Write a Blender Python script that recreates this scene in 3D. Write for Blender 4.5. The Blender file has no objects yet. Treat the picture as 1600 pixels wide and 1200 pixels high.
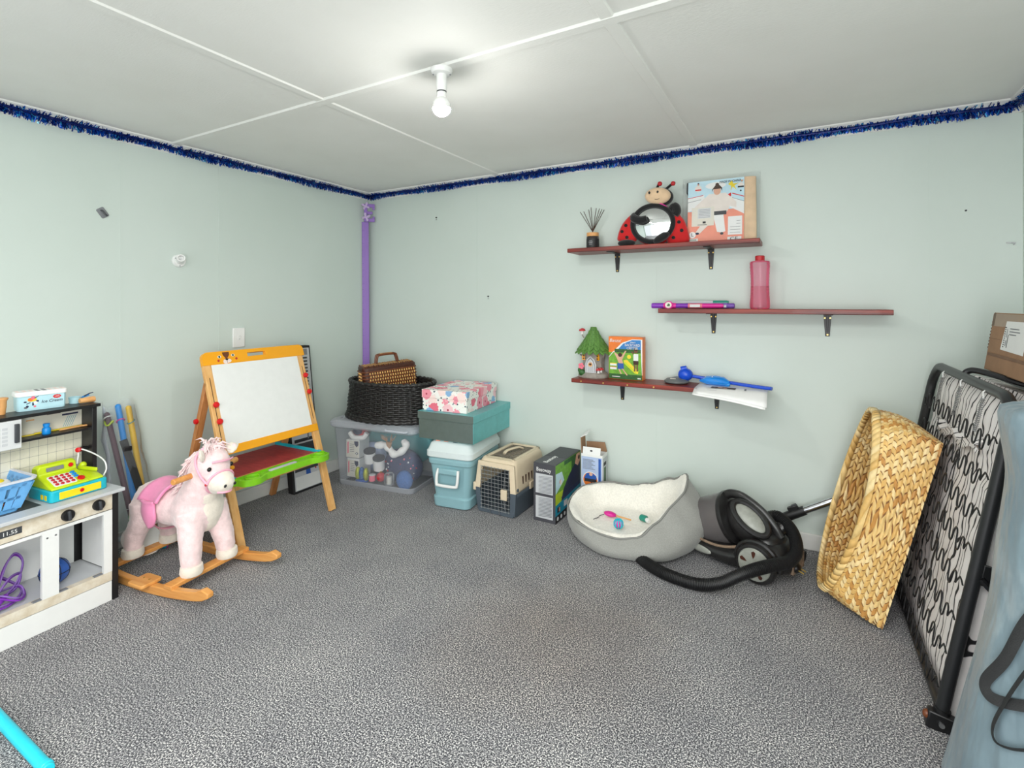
import bpy, bmesh, math, random
from mathutils import Vector, Matrix, Euler, noise
PI = math.pi
R = math.radians
rnd = random.Random(7)
scene = bpy.context.scene
COL = scene.collection

# ------------------------------------------------------------------ camera
cam_d = bpy.data.cameras.new('camera')
cam = bpy.data.objects.new('camera', cam_d)
COL.objects.link(cam)
cam.location = (0, 0, 1.2)
cam.rotation_euler = (R(90), 0, 0.5163)
cam_d.sensor_width = 36
cam_d.lens = 36 * 792.385 / 1600
cam_d.shift_y = -(600 - 473.13) / 1600
cam_d.clip_start = 0.02
scene.camera = cam

# ------------------------------------------------------------------ world, added fill lights, exposure
world = bpy.data.worlds.new('world')
scene.world = world
world.use_nodes = True
world.node_tree.nodes['Background'].inputs[0].default_value = (0.93, 0.97, 1.0, 1)
world.node_tree.nodes['Background'].inputs[1].default_value = 1.0
fill_d = bpy.data.lights.new('doorway_fill', 'AREA')  # added area fill in the unseen doorway, standing in for daylight
fill_d.shape = 'RECTANGLE'
fill_d.size = 2.4
fill_d.size_y = 1.9
fill_d.energy = 8
fill_d.color = (0.97, 0.985, 1.0)
fill_o = bpy.data.objects.new('doorway_fill', fill_d)
fill_o.location = (-.6, -1.34, 1.0)
fill_o.rotation_euler = (R(74), 0, R(-6))
COL.objects.link(fill_o)
top_d = bpy.data.lights.new('bounce_fill', 'AREA')  # added fill for flash bounced off the ceiling, no fitted lamp
top_d.shape = 'RECTANGLE'
top_d.size = 1.7
top_d.size_y = 1.0
top_d.energy = 46
top_d.color = (1.0, .99, .97)
top_o = bpy.data.objects.new('bounce_fill', top_d)
top_o.location = (-.35, -.35, 2.02)
COL.objects.link(top_o)
rear_d = bpy.data.lights.new('rear_fill', 'POINT')  # added unseen point light behind the camera, brightens right side and lower walls
rear_d.shadow_soft_size = .4
rear_d.energy = 54
rear_o = bpy.data.objects.new('rear_fill', rear_d)
rear_o.location = (.3, -.6, .95)
COL.objects.link(rear_o)
BULB = 10.0
scene.view_settings.view_transform = 'Standard'
scene.view_settings.look = 'None'
scene.view_settings.gamma = 1
scene.view_settings.use_curve_mapping = False
scene.view_settings.exposure = 0.37

# ------------------------------------------------------------------ materials
MT = {}

def lin(c):
    o = []
    for v in c[:3]:
        v = v / 255.0
        o.append(v / 12.92 if v <= 0.04045 else ((v + 0.055) / 1.055) ** 2.4)
    return (o[0], o[1], o[2], 1.0)

def setp(bs, k, v):
    if k in bs.inputs:
        bs.inputs[k].default_value = v

def base(name, rough=.5, metal=0, coat=0, sheen=0, trans=0, spec=.5):
    m = bpy.data.materials.new(name)
    m.use_nodes = True
    bs = m.node_tree.nodes['Principled BSDF']
    setp(bs, 'Roughness', rough)
    setp(bs, 'Metallic', metal)
    setp(bs, 'Coat Weight', coat)
    setp(bs, 'Sheen Weight', sheen)
    setp(bs, 'Transmission Weight', trans)
    setp(bs, 'Specular IOR Level', spec)
    MT[name] = m
    return m, m.node_tree, bs

def coords(nt, scale=(1, 1, 1), rot=(0, 0, 0)):
    tc = nt.nodes.new('ShaderNodeTexCoord')
    mp = nt.nodes.new('ShaderNodeMapping')
    mp.inputs['Scale'].default_value = scale
    mp.inputs['Rotation'].default_value = rot
    nt.links.new(tc.outputs['Object'], mp.inputs['Vector'])
    return mp.outputs['Vector']

def noise_node(nt, vec, scale, detail=3, rough=.55):
    n = nt.nodes.new('ShaderNodeTexNoise')
    n.inputs['Scale'].default_value = scale
    n.inputs['Detail'].default_value = detail
    n.inputs['Roughness'].default_value = rough
    nt.links.new(vec, n.inputs['Vector'])
    return n.outputs['Fac']

def ramp(nt, fac, stops):
    r = nt.nodes.new('ShaderNodeValToRGB')
    els = r.color_ramp.elements
    while len(els) < len(stops):
        els.new(0.5)
    for e, (p, c) in zip(els, stops):
        e.position = p
        e.color = c
    nt.links.new(fac, r.inputs['Fac'])
    return r.outputs['Color']

def add_bump(nt, bs, height, strength, dist=.01):
    b = nt.nodes.new('ShaderNodeBump')
    b.inputs['Strength'].default_value = strength
    b.inputs['Distance'].default_value = dist
    nt.links.new(height, b.inputs['Height'])
    nt.links.new(b.outputs['Normal'], bs.inputs['Normal'])

def mk(name, rgb, rough=.5, metal=0, var=0.06, vs=25, bump=0, bs_=200, coat=0, sheen=0, spec=.5, stretch=(1, 1, 1)):
    """painted / plastic / fabric surface: base colour with mild uneven tint and fine relief"""
    m, nt, bs = base(name, rough, metal, coat, sheen, 0, spec)
    c = lin(rgb)
    if var:
        v = coords(nt, stretch)
        f = noise_node(nt, v, vs)
        a = [max(0, x * (1 - var)) for x in c[:3]] + [1]
        b = [min(1, x * (1 + var)) for x in c[:3]] + [1]
        nt.links.new(ramp(nt, f, [(.3, a), (.7, b)]), bs.inputs['Base Color'])
    else:
        bs.inputs['Base Color'].default_value = c
    if bump:
        v = coords(nt)
        add_bump(nt, bs, noise_node(nt, v, bs_), bump, .002)
    return m

def mkwood(name, c1, c2, rough=.45, stretch=(2, 30, 30), scale=2.0, coat=0):
    m, nt, bs = base(name, rough, 0, coat)
    v = coords(nt, stretch)
    f = noise_node(nt, v, scale, 5, .6)
    nt.links.new(ramp(nt, f, [(.3, lin(c1)), (.7, lin(c2))]), bs.inputs['Base Color'])
    add_bump(nt, bs, f, .08, .002)
    return m

def mkclear(name, rgb, opacity, rough=.15, glossy=.15, tint=None):
    """clear / smoky plastic film: transparent mixed with a little diffuse and gloss"""
    m = bpy.data.materials.new(name)
    m.use_nodes = True
    nt = m.node_tree
    nt.nodes.remove(nt.nodes['Principled BSDF'])
    out = nt.nodes['Material Output']
    tr = nt.nodes.new('ShaderNodeBsdfTransparent')
    c = lin(rgb)
    tr.inputs[0].default_value = [.82 + .18 * x if tint is None else x ** tint for x in c[:3]] + [1]
    df = nt.nodes.new('ShaderNodeBsdfPrincipled')
    df.inputs['Base Color'].default_value = c
    df.inputs['Roughness'].default_value = rough
    mx = nt.nodes.new('ShaderNodeMixShader')
    fr = nt.nodes.new('ShaderNodeFresnel')
    fr.inputs[0].default_value = 1.4
    ad = nt.nodes.new('ShaderNodeMath')
    ad.operation = 'ADD'
    ad.use_clamp = True
    ad.inputs[1].default_value = opacity
    ml = nt.nodes.new('ShaderNodeMath')
    ml.operation = 'MULTIPLY'
    ml.inputs[1].default_value = glossy * 3
    nt.links.new(fr.outputs[0], ml.inputs[0])
    nt.links.new(ml.outputs[0], ad.inputs[0])
    nt.links.new(ad.outputs[0], mx.inputs[0])
    nt.links.new(tr.outputs[0], mx.inputs[1])
    nt.links.new(df.outputs[0], mx.inputs[2])
    nt.links.new(mx.outputs[0], out.inputs[0])
    MT[name] = m
    return m

# ------------------------------------------------------------------ mesh builder
def basis(d):
    d = Vector(d).normalized()
    a = Vector((0, 0, 1)) if abs(d.z) < .9 else Vector((1, 0, 0))
    u = d.cross(a).normalized()
    return u, u.cross(d).normalized() * -1, d

def TR(x=0, y=0, z=0, rx=0, ry=0, rz=0, s=1):
    m = Matrix.Translation((x, y, z)) @ Euler((R(rx), R(ry), R(rz))).to_matrix().to_4x4()
    if s != 1:
        m = m @ (Matrix.Diagonal((s, s, s, 1)) if not isinstance(s, tuple) else Matrix.Diagonal((s[0], s[1], s[2], 1)))
    return m

class MB:
    """collects shapes; build() links them as ONE mesh object"""
    def __init__(self, mat=None):
        self.v, self.f, self.fm, self.mats = [], [], [], []
        self.cur = 0
        self.M = None
        if mat:
            self.mat(mat)

    def mat(self, name):
        if name not in self.mats:
            self.mats.append(name)
        self.cur = self.mats.index(name)
        return self

    def at(self, M):
        self.M = M
        return self

    def add(self, verts, faces):
        o = len(self.v)
        if self.M is not None:
            verts = [self.M @ Vector(p) for p in verts]
        self.v += [tuple(p) for p in verts]
        for f in faces:
            self.f.append([i + o for i in f])
            self.fm.append(self.cur)
        return self

    def box(self, x0, x1, y0, y1, z0, z1):
        v = [(x, y, z) for z in (z0, z1) for y in (y0, y1) for x in (x0, x1)]
        return self.add(v, [(0, 2, 3, 1), (4, 5, 7, 6), (0, 1, 5, 4), (2, 6, 7, 3), (0, 4, 6, 2), (1, 3, 7, 5)])

    def rings(self, rings, cap0=True, cap1=True, closed=False):
        n = len(rings[0])
        v = [p for r in rings for p in r]
        f = []
        k = len(rings)
        for i in range(k if closed else k - 1):
            a, b = i * n, ((i + 1) % k) * n
            for j in range(n):
                f.append((a + j, a + (j + 1) % n, b + (j + 1) % n, b + j))
        if not closed:
            if cap0:
                f.append(tuple(range(n))[::-1])
            if cap1:
                f.append(tuple((k - 1) * n + j for j in range(n)))
        return self.add(v, f)

    def cyl(self, p0, p1, r0, r1=None, n=16, cap=True):
        r1 = r0 if r1 is None else r1
        p0, p1 = Vector(p0), Vector(p1)
        u, w, d = basis(p1 - p0)
        def ring(c, r):
            return [c + u * (r * math.cos(2 * PI * i / n)) + w * (r * math.sin(2 * PI * i / n)) for i in range(n)]
        return self.rings([ring(p0, r0), ring(p1, r1)], cap, cap)

    def tube(self, pts, r, n=8, closed=False, flat=None, upv=None):
        """r: number or function of parameter 0..1; flat: second radius (ribbon)"""
        pts = [Vector(p) for p in pts]
        k = len(pts)
        rr = r if callable(r) else (lambda t: r)
        out = []
        prev = None
        for i, p in enumerate(pts):
            a = pts[(i - 1) % k] if (closed or i > 0) else pts[i]
            b = pts[(i + 1) % k] if (closed or i < k - 1) else pts[i]
            d = (b - a).normalized()
            if prev is None:
                u = Vector(upv) if upv else basis(d)[0]
            else:
                u = prev
            u = (u - d * u.dot(d))
            u = u.normalized() if u.length > 1e-6 else basis(d)[0]
            prev = u
            w = d.cross(u)
            q = rr(i / max(1, k - 1))
            q2 = q if flat is None else flat
            out.append([p + u * (q * math.cos(2 * PI * j / n)) + w * (q2 * math.sin(2 * PI * j / n)) for j in range(n)])
        return self.rings(out, True, True, closed)

    def lathe(self, prof, n=24, sx=1, sy=1, cap=True):
        return self.rings([[(r * sx * math.cos(2 * PI * j / n), r * sy * math.sin(2 * PI * j / n), z) for j in range(n)] for r, z in prof], cap, cap)

    def ell(self, c, r, n=16, m=10, rot=None):
        if not isinstance(r, tuple):
            r = (r, r, r)
        mm = Matrix.Translation(c) @ (rot.to_4x4() if rot else Matrix.Identity(4)) @ Matrix.Diagonal((r[0], r[1], r[2], 1))
        old = self.M
        self.M = (old @ mm) if old is not None else mm
        v = [(0, 0, -1)]
        for i in range(1, m):
            a = -PI / 2 + PI * i / m
            v += [(math.cos(a) * math.cos(2 * PI * j / n), math.cos(a) * math.sin(2 * PI * j / n), math.sin(a)) for j in range(n)]
        v.append((0, 0, 1))
        f = []
        for j in range(n):
            f.append((0, 1 + (j + 1) % n, 1 + j))
            f.append((len(v) - 1, 1 + (m - 2) * n + j, 1 + (m - 2) * n + (j + 1) % n))
        for i in range(m - 2):
            for j in range(n):
                a, b = 1 + i * n, 1 + (i + 1) * n
                f.append((a + j, a + (j + 1) % n, b + (j + 1) % n, b + j))
        self.add(v, f)
        self.M = old
        return self

    def prism(self, pts, z0, z1):
        """2-D outline (counter-clockwise) in local x,y extruded from z0 to z1"""
        return self.rings([[(x, y, z0) for x, y in pts], [(x, y, z1) for x, y in pts]])

    def poly(self, pts):
        return self.add(pts, [tuple(range(len(pts)))])

    def grid(self, fn, nu, nv, thick=0):
        v = [fn(i / nu, j / nv) for j in range(nv + 1) for i in range(nu + 1)]
        f = []
        for j in range(nv):
            for i in range(nu):
                a = j * (nu + 1) + i
                f.append((a, a + 1, a + nu + 2, a + nu + 1))
        return self.add(v, f)

    def build(self, name, parent=None, mat=None, bevel=0, seg=2, smooth=35, sub=0, label=None, solid=0):
        if mat:
            self.mats = [mat]
            self.fm = [0] * len(self.f)
        me = bpy.data.meshes.new(name)
        me.from_pydata(self.v, [], self.f)
        for m in self.mats:
            me.materials.append(MT[m])
        if len(self.mats) > 1:
            me.polygons.foreach_set('material_index', self.fm)
        me.update()
        if smooth:
            me.polygons.foreach_set('use_smooth', [True] * len(me.polygons))
            me.set_sharp_from_angle(angle=R(smooth))
        o = bpy.data.objects.new(name, me)
        COL.objects.link(o)
        if parent:
            o.parent = parent
        if solid:
            s = o.modifiers.new('solid', 'SOLIDIFY')
            s.thickness = solid
            s.offset = 0
        if bevel:
            b = o.modifiers.new('bevel', 'BEVEL')
            b.width = bevel
            b.segments = seg
            b.limit_method = 'ANGLE'
            b.angle_limit = R(40)
        if sub:
            s = o.modifiers.new('sub', 'SUBSURF')
            s.levels = sub
            s.render_levels = sub
        if label:
            o['label'] = label
        return o

def bx(name, parent, mat, x0, x1, y0, y1, z0, z1, bevel=0, M=None, label=None):
    return MB(mat).at(M).box(x0, x1, y0, y1, z0, z1).build(name, parent, bevel=bevel, label=label)

def tag(o, label, cat, group=None):
    o['label'] = label
    o['category'] = cat
    if group:
        o['group'] = group
    return o

def struct(o):
    o['kind'] = 'structure'
    return o

def thing(name, label, cat, loc=(0, 0, 0), rot=(0, 0, 0), group=None):
    o = bpy.data.objects.new(name, None)
    o.empty_display_size = .05
    COL.objects.link(o)
    o.location = loc
    o.rotation_euler = [R(a) for a in rot]
    return tag(o, label, cat, group)

def dup(o, parent=None):
    c = o.copy()
    COL.objects.link(c)
    c.parent = parent
    for ch in list(o.children):
        dup(ch, c)
    return c

def share(src, name, M, parent):
    """another piece with the same mesh"""
    c = bpy.data.objects.new(name, src.data)
    COL.objects.link(c)
    c.parent = parent
    c.matrix_local = M
    return c

def text(name, s, size, mat, parent, M, ext=.0006, shear=0, align='CENTER', xs=1.0, label=None):
    cu = bpy.data.curves.new(name, 'FONT')
    cu.body = s
    cu.size = size
    cu.extrude = ext
    cu.shear = shear
    cu.align_x = align
    cu.align_y = 'CENTER'
    cu.resolution_u = 3
    t = bpy.data.objects.new(name, cu)
    me = bpy.data.meshes.new_from_object(t)
    bpy.data.objects.remove(t)
    me.transform(M @ Matrix.Diagonal((xs, 1, 1, 1)))
    me.materials.clear()
    me.materials.append(MT[mat])
    o = bpy.data.objects.new(name, me)
    COL.objects.link(o)
    o.parent = parent
    if label:
        o['label'] = label
    return o

def spline(pts, n=12, closed=False):
    """Catmull-Rom through the points"""
    P = [Vector(p) for p in pts]
    k = len(P)
    out = []
    for i in range(k if closed else k - 1):
        if closed:
            a, b, c, d = P[i - 1], P[i], P[(i + 1) % k], P[(i + 2) % k]
        else:
            b, c = P[i], P[i + 1]
            a = P[i - 1] if i else b * 2 - c
            d = P[i + 2] if i + 2 < k else c * 2 - b
        for j in range(n):
            t = j / n
            out.append(.5 * ((2 * b) + (c - a) * t + (2 * a - 5 * b + 4 * c - d) * t * t + (3 * b - a - 3 * c + d) * t ** 3))
    if not closed:
        out.append(P[-1])
    return out

def rrect(x0, x1, y0, y1, r, n=4):
    o = []
    for cx, cy, a in ((x1 - r, y1 - r, 0), (x0 + r, y1 - r, 90), (x0 + r, y0 + r, 180), (x1 - r, y0 + r, 270)):
        for i in range(n + 1):
            t = R(a + 90 * i / n)
            o.append((cx + r * math.cos(t), cy + r * math.sin(t)))
    return o

def circ(cx, cy, r, n=14, ry=None):
    ry = r if ry is None else ry
    return [(cx + r * math.cos(2 * PI * i / n), cy + ry * math.sin(2 * PI * i / n)) for i in range(n)]

def XZ(x=0, y=0, z=0, rz=0):
    """plane whose local x,y are world x,z and whose normal points to -y (a front face)"""
    return Matrix.Translation((x, y, z)) @ Euler((0, 0, R(rz))).to_matrix().to_4x4() @ Euler((R(90), 0, 0)).to_matrix().to_4x4()

def YZ(x=0, y=0, z=0):
    """plane whose local x,y are y,z and whose normal points to +x"""
    return Matrix.Translation((x, y, z)) @ Matrix(((0, 0, 1, 0), (1, 0, 0, 0), (0, 1, 0, 0), (0, 0, 0, 1)))

def print_part(name, parent, M, shapes, depth=.0006, label=None):
    """flat printing: list of (material, outline) laid on a face, each a hair above the one before"""
    mb = MB()
    for i, (m, pts) in enumerate(shapes):
        mb.mat(m).at(M)
        mb.prism(pts, 0, depth + i * .00008)
    return mb.build(name, parent, smooth=0, label=label)

def rect(x0, x1, y0, y1):
    return [(x0, y0), (x1, y0), (x1, y1), (x0, y1)]
# ------------------------------------------------------------------ palette
def room_materials():
    # wall paint
    m, nt, bs = base('wall_paint', .62)
    v = coords(nt)
    f = noise_node(nt, v, 1.6, 4)
    nt.links.new(ramp(nt, f, [(.3, lin((204, 215, 208))), (.7, lin((210, 220, 214)))]), bs.inputs['Base Color'])
    add_bump(nt, bs, noise_node(nt, v, 160, 2), .06, .002)
    # ceiling board, faint brush texture
    m, nt, bs = base('ceiling_paint', .7)
    v = coords(nt)
    f = noise_node(nt, v, 2.2, 4)
    nt.links.new(ramp(nt, f, [(.3, lin((230, 230, 225))), (.7, lin((236, 236, 232)))]), bs.inputs['Base Color'])
    add_bump(nt, bs, noise_node(nt, coords(nt, (1, 3, 1)), 55, 3), .16, .004)
    # carpet
    m, nt, bs = base('carpet', .95, sheen=.2, spec=.1)
    v = coords(nt)
    f1 = noise_node(nt, v, 232, 2, .65)
    f2 = noise_node(nt, v, 3.0, 5, .6)
    f3 = noise_node(nt, v, 1.1, 4, .6)
    c1 = ramp(nt, f1, [(.375, lin((30, 31, 35))), (.46, lin((80, 81, 87))), (.54, lin((140, 140, 143))), (.625, lin((232, 230, 227)))])
    c2 = ramp(nt, f2, [(.3, (.74, .74, .76, 1)), (.7, (1.06, 1.05, 1.03, 1))])
    mx = nt.nodes.new('ShaderNodeMixRGB')
    mx.blend_type = 'MULTIPLY'
    mx.inputs[0].default_value = 1
    nt.links.new(c1, mx.inputs[1])
    nt.links.new(c2, mx.inputs[2])
    # brownish trodden-in stain in the middle of the room
    tc = nt.nodes.new('ShaderNodeTexCoord')
    sub = nt.nodes.new('ShaderNodeVectorMath')
    sub.operation = 'DISTANCE'
    sub.inputs[1].default_value = (-.78, 1.72, 0)
    nt.links.new(tc.outputs['Object'], sub.inputs[0])
    ma = nt.nodes.new('ShaderNodeMath')
    ma.operation = 'ADD'
    nt.links.new(sub.outputs['Value'], ma.inputs[0])
    nt.links.new(f3, ma.inputs[1])
    st = ramp(nt, ma.outputs[0], [(.55, (.84, .74, .66, 1)), (1.0, (1, 1, 1, 1))])
    mx2 = nt.nodes.new('ShaderNodeMixRGB')
    mx2.blend_type = 'MULTIPLY'
    mx2.inputs[0].default_value = .75
    nt.links.new(mx.outputs[0], mx2.inputs[1])
    nt.links.new(st, mx2.inputs[2])
    nt.links.new(mx2.outputs[0], bs.inputs['Base Color'])
    add_bump(nt, bs, f1, .6, .006)
room_materials()

mk('trim_white', (232, 232, 228), .5, var=.015)
mk('white', (236, 236, 234), .4, var=.015)
mk('white_gloss', (240, 240, 238), .25, var=.015)
mk('off_white', (226, 221, 208), .5, var=.015)
mk('black', (22, 22, 24), .4)
mk('black_gloss', (14, 14, 16), .16)
mk('black_matte', (30, 30, 31), .7, bump=.1)
mk('ink', (40, 40, 44), .6)
mk('ink_soft', (110, 112, 118), .6)
mk('dark_grey', (62, 64, 68), .5)
mk('grey', (128, 130, 134), .5)
mk('light_grey', (198, 200, 203), .45, var=.015)
mk('pale_grey', (216, 217, 218), .5, var=.015)
mk('red', (214, 22, 26), .32)
mk('red_matte', (206, 18, 22), .8, sheen=.4)
mk('pink_print', (236, 120, 140), .5)
mk('salmon', (238, 150, 126), .4)
mk('skin', (222, 172, 146), .6)
mk('skin_dark', (120, 76, 54), .6)
mk('hair_brown', (70, 48, 38), .7)
mk('sky_print', (196, 226, 238), .4)
mk('sky_blue_print', (52, 128, 196), .4)
mk('grass_print', (112, 170, 52), .5, var=.25, vs=60)
mk('leaf_dark', (48, 96, 44), .55, var=.25, vs=90)
mk('orange_print', (236, 124, 46), .4)
mk('yellow_print', (240, 214, 50), .4)
mk('yellow', (244, 214, 32), .35)
mk('teal_print', (24, 150, 178), .4)
mk('blue_print', (40, 88, 170), .4)
mk('navy', (34, 40, 72), .5)
mk('blue_plastic', (22, 78, 206), .25)
mk('azure', (24, 140, 222), .3)
mk('azure_wrap', (30, 136, 226), .15, coat=.6)
mk('cyan_plastic', (34, 206, 226), .3)
mk('turquoise', (28, 182, 200), .3)
mk('lime', (200, 222, 30), .35)
mk('green_plastic', (134, 208, 34), .3)
mk('green_toy', (38, 178, 70), .35)
mk('purple', (146, 108, 190), .5, var=.015)
mk('purple_dark', (118, 78, 170), .4)
mk('violet_plastic', (128, 50, 176), .25)
mk('magenta', (220, 40, 150), .3)
mk('lilac', (206, 184, 222), .6)
mk('lavender', (140, 110, 190), .3)
mk('teal_plastic', (36, 140, 120), .3)
mk('maroon', (92, 62, 74), .4)
mk('brass', (212, 180, 100), .3, metal=.9)
mk('chrome', (200, 202, 206), .12, metal=1)
mk('steel', (176, 178, 180), .3, metal=.9)
mkwood('jarrah', (74, 20, 16), (150, 50, 32), .42, (2, 40, 40), 1.6, coat=.08)
mkwood('pine', (220, 160, 92), (240, 192, 126), .5, (30, 30, 2), 1.5)
mkwood('pine_x', (214, 140, 66), (232, 170, 96), .45, (2, 30, 30), 1.5, coat=.2)
mkwood('pine_dark', (176, 112, 62), (206, 142, 86), .5, (30, 30, 2), 1.5)
mkwood('toy_wood', (218, 154, 90), (234, 178, 116), .5, (8, 8, 8), 3)
mkwood('beige_board', (206, 190, 164), (232, 224, 208), .6, (10, 10, 10), 3)
mk('orange_paint', (250, 170, 22), .35, var=.015)
mkwood('red_board', (150, 40, 42), (186, 62, 60), .5, (6, 20, 6), 2)
mk('kraft', (158, 122, 92), .8, var=.1, vs=14)
mk('kraft_dark', (128, 98, 76), .8, var=.1, vs=14)
mk('tape_brown', (150, 120, 92), .3)
mk('cooler_blue', (142, 182, 190), .42, var=.015)
mk('cooler_lid', (216, 226, 226), .4, var=.015)
mk('teal_foil', (112, 188, 190), .38, metal=.3, bump=.25, bs_=500)  # colour lightened for the reflection on the gift box side
mk('teal_foil_dark_sheen', (112, 126, 122), .32, metal=.4, bump=.25, bs_=500)  # same foil, the darker front reflection painted into its colour
mk('carrier_cream', (222, 204, 176), .45, var=.015)
mk('carrier_slate', (82, 92, 102), .5, var=.015)
mk('box_charcoal', (72, 72, 78), .45, var=.015)
mk('box_paleblue', (178, 194, 226), .45)
mk('cream_card', (232, 226, 208), .6)
mk('grey_weave', (150, 150, 145), .9, var=.12, vs=260, bump=.5, bs_=330, sheen=.3)
mk('fleece', (238, 234, 224), 1.0, var=.08, vs=120, bump=.9, bs_=150, sheen=.5)
mk('piping_grey', (132, 132, 128), .8)
mk('dusty_black', (34, 33, 33), .3, var=.3, vs=30)
mk('vac_grey', (150, 152, 144), .4, var=.15, vs=40)
mk('vac_beige', (206, 202, 178), .4)
mk('vac_dust', (128, 108, 90), .9, var=.3, vs=70)
mk('pole_yellow', (254, 202, 44), .35)
mk('grille_grey', (132, 124, 110), .5)
mk('puck_grey', (104, 108, 108), .5)
mk('hose_black', (28, 28, 29), .38)
mk('frame_black', (34, 35, 37), .38)
mk('webbing', (36, 37, 38), .8, bump=.6, bs_=420)
mk('garnet', (190, 38, 46), .5)
mk('plush_pink', (242, 214, 214), .95, var=.1, vs=38, bump=.9, bs_=120, sheen=.6)
mk('plush_white', (236, 226, 212), .95, var=.06, vs=40, bump=.9, bs_=140, sheen=.6)
mk('plush_rose', (248, 218, 218), .95, var=.08, vs=40, bump=.9, bs_=120, sheen=.6)
mk('ribbon_pink', (244, 178, 198), .6)
mk('saddle_pink', (244, 148, 190), .65, sheen=.3)
mk('plush_black', (20, 20, 22), .9, sheen=.3)
mk('plush_beige', (228, 196, 160), .9, sheen=.4, bump=.4, bs_=200)
mk('wicker_black', (40, 38, 37), .4, var=.2, vs=80)
mk('wicker_brown', (112, 60, 30), .4, var=.25, vs=60)
mk('wicker_honey', (226, 176, 104), .45, var=.2, vs=60)
mk('wicker_dark', (70, 34, 20), .45, var=.2, vs=60)
mk('stone_grey', (150, 143, 135), .8, var=.22, vs=30, bump=.8, bs_=90)
mk('roof_leaf', (92, 136, 62), .6, var=.3, vs=70, bump=.3, bs_=200)
mk('costume_cloth', (226, 196, 162), .8, var=.08, vs=20)
mk('cloth_ivory', (232, 222, 214), .7, var=.05)
mk('tin_blue', (188, 226, 236), .35)
mk('foam_pink', (246, 226, 220), .6)
mk('basket_blue', (110, 176, 232), .35)
mk('basket_rim', (226, 230, 240), .35)
mk('dimple_print', (150, 152, 156), .5)
mk('glass_amber', (58, 52, 50), .15)
mk('label_dark', (38, 38, 40), .5)
mk('foil_blue', (10, 84, 190), .25, metal=.35, var=0)
mk('foil_navy', (6, 30, 104), .25, metal=.35, var=0)
mk('foil_cyan', (70, 190, 236), .2, metal=.35, var=0)
mk('mirror', (222, 226, 226), .03, metal=1, var=0)
mk('flax_1', (220, 178, 106), .5, var=.12, vs=40)
mk('flax_2', (232, 198, 132), .5, var=.12, vs=40)
mk('flax_3', (196, 142, 74), .5, var=.14, vs=40)
mk('flax_4', (240, 214, 158), .5, var=.1, vs=40)
mk('flax_inner', (142, 98, 54), .7, var=.2, vs=40)
mk('felt_navy', (58, 64, 98), .8, var=.3, vs=60)
mk('knit_blue', (70, 110, 170), .9, var=.3, vs=140, bump=.6, bs_=160)
mk('fluff_white', (244, 242, 238), 1.0, bump=1, bs_=120, sheen=.5)
mk('twig', (168, 132, 100), .8)
mk('tinsel_yellow', (190, 196, 60), .4, metal=.4)
mkclear('clear_tub', (238, 241, 248), .12, .3, .12)
mkclear('clear_tub_edge', (240, 243, 250), .3, .3, .15)
mkclear('smoky_bin', (122, 117, 117), .55, .2, .4, .4)
mkclear('clear_bag', (236, 240, 244), .05, .12, .3)
mkclear('pink_bottle', (252, 150, 180), .13, .08, .5, .12)
mkclear('pink_water', (252, 150, 170), .08, .05, .2, .08)
mkclear('mesh_film', (240, 242, 244), .015, .1, .05)

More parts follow.
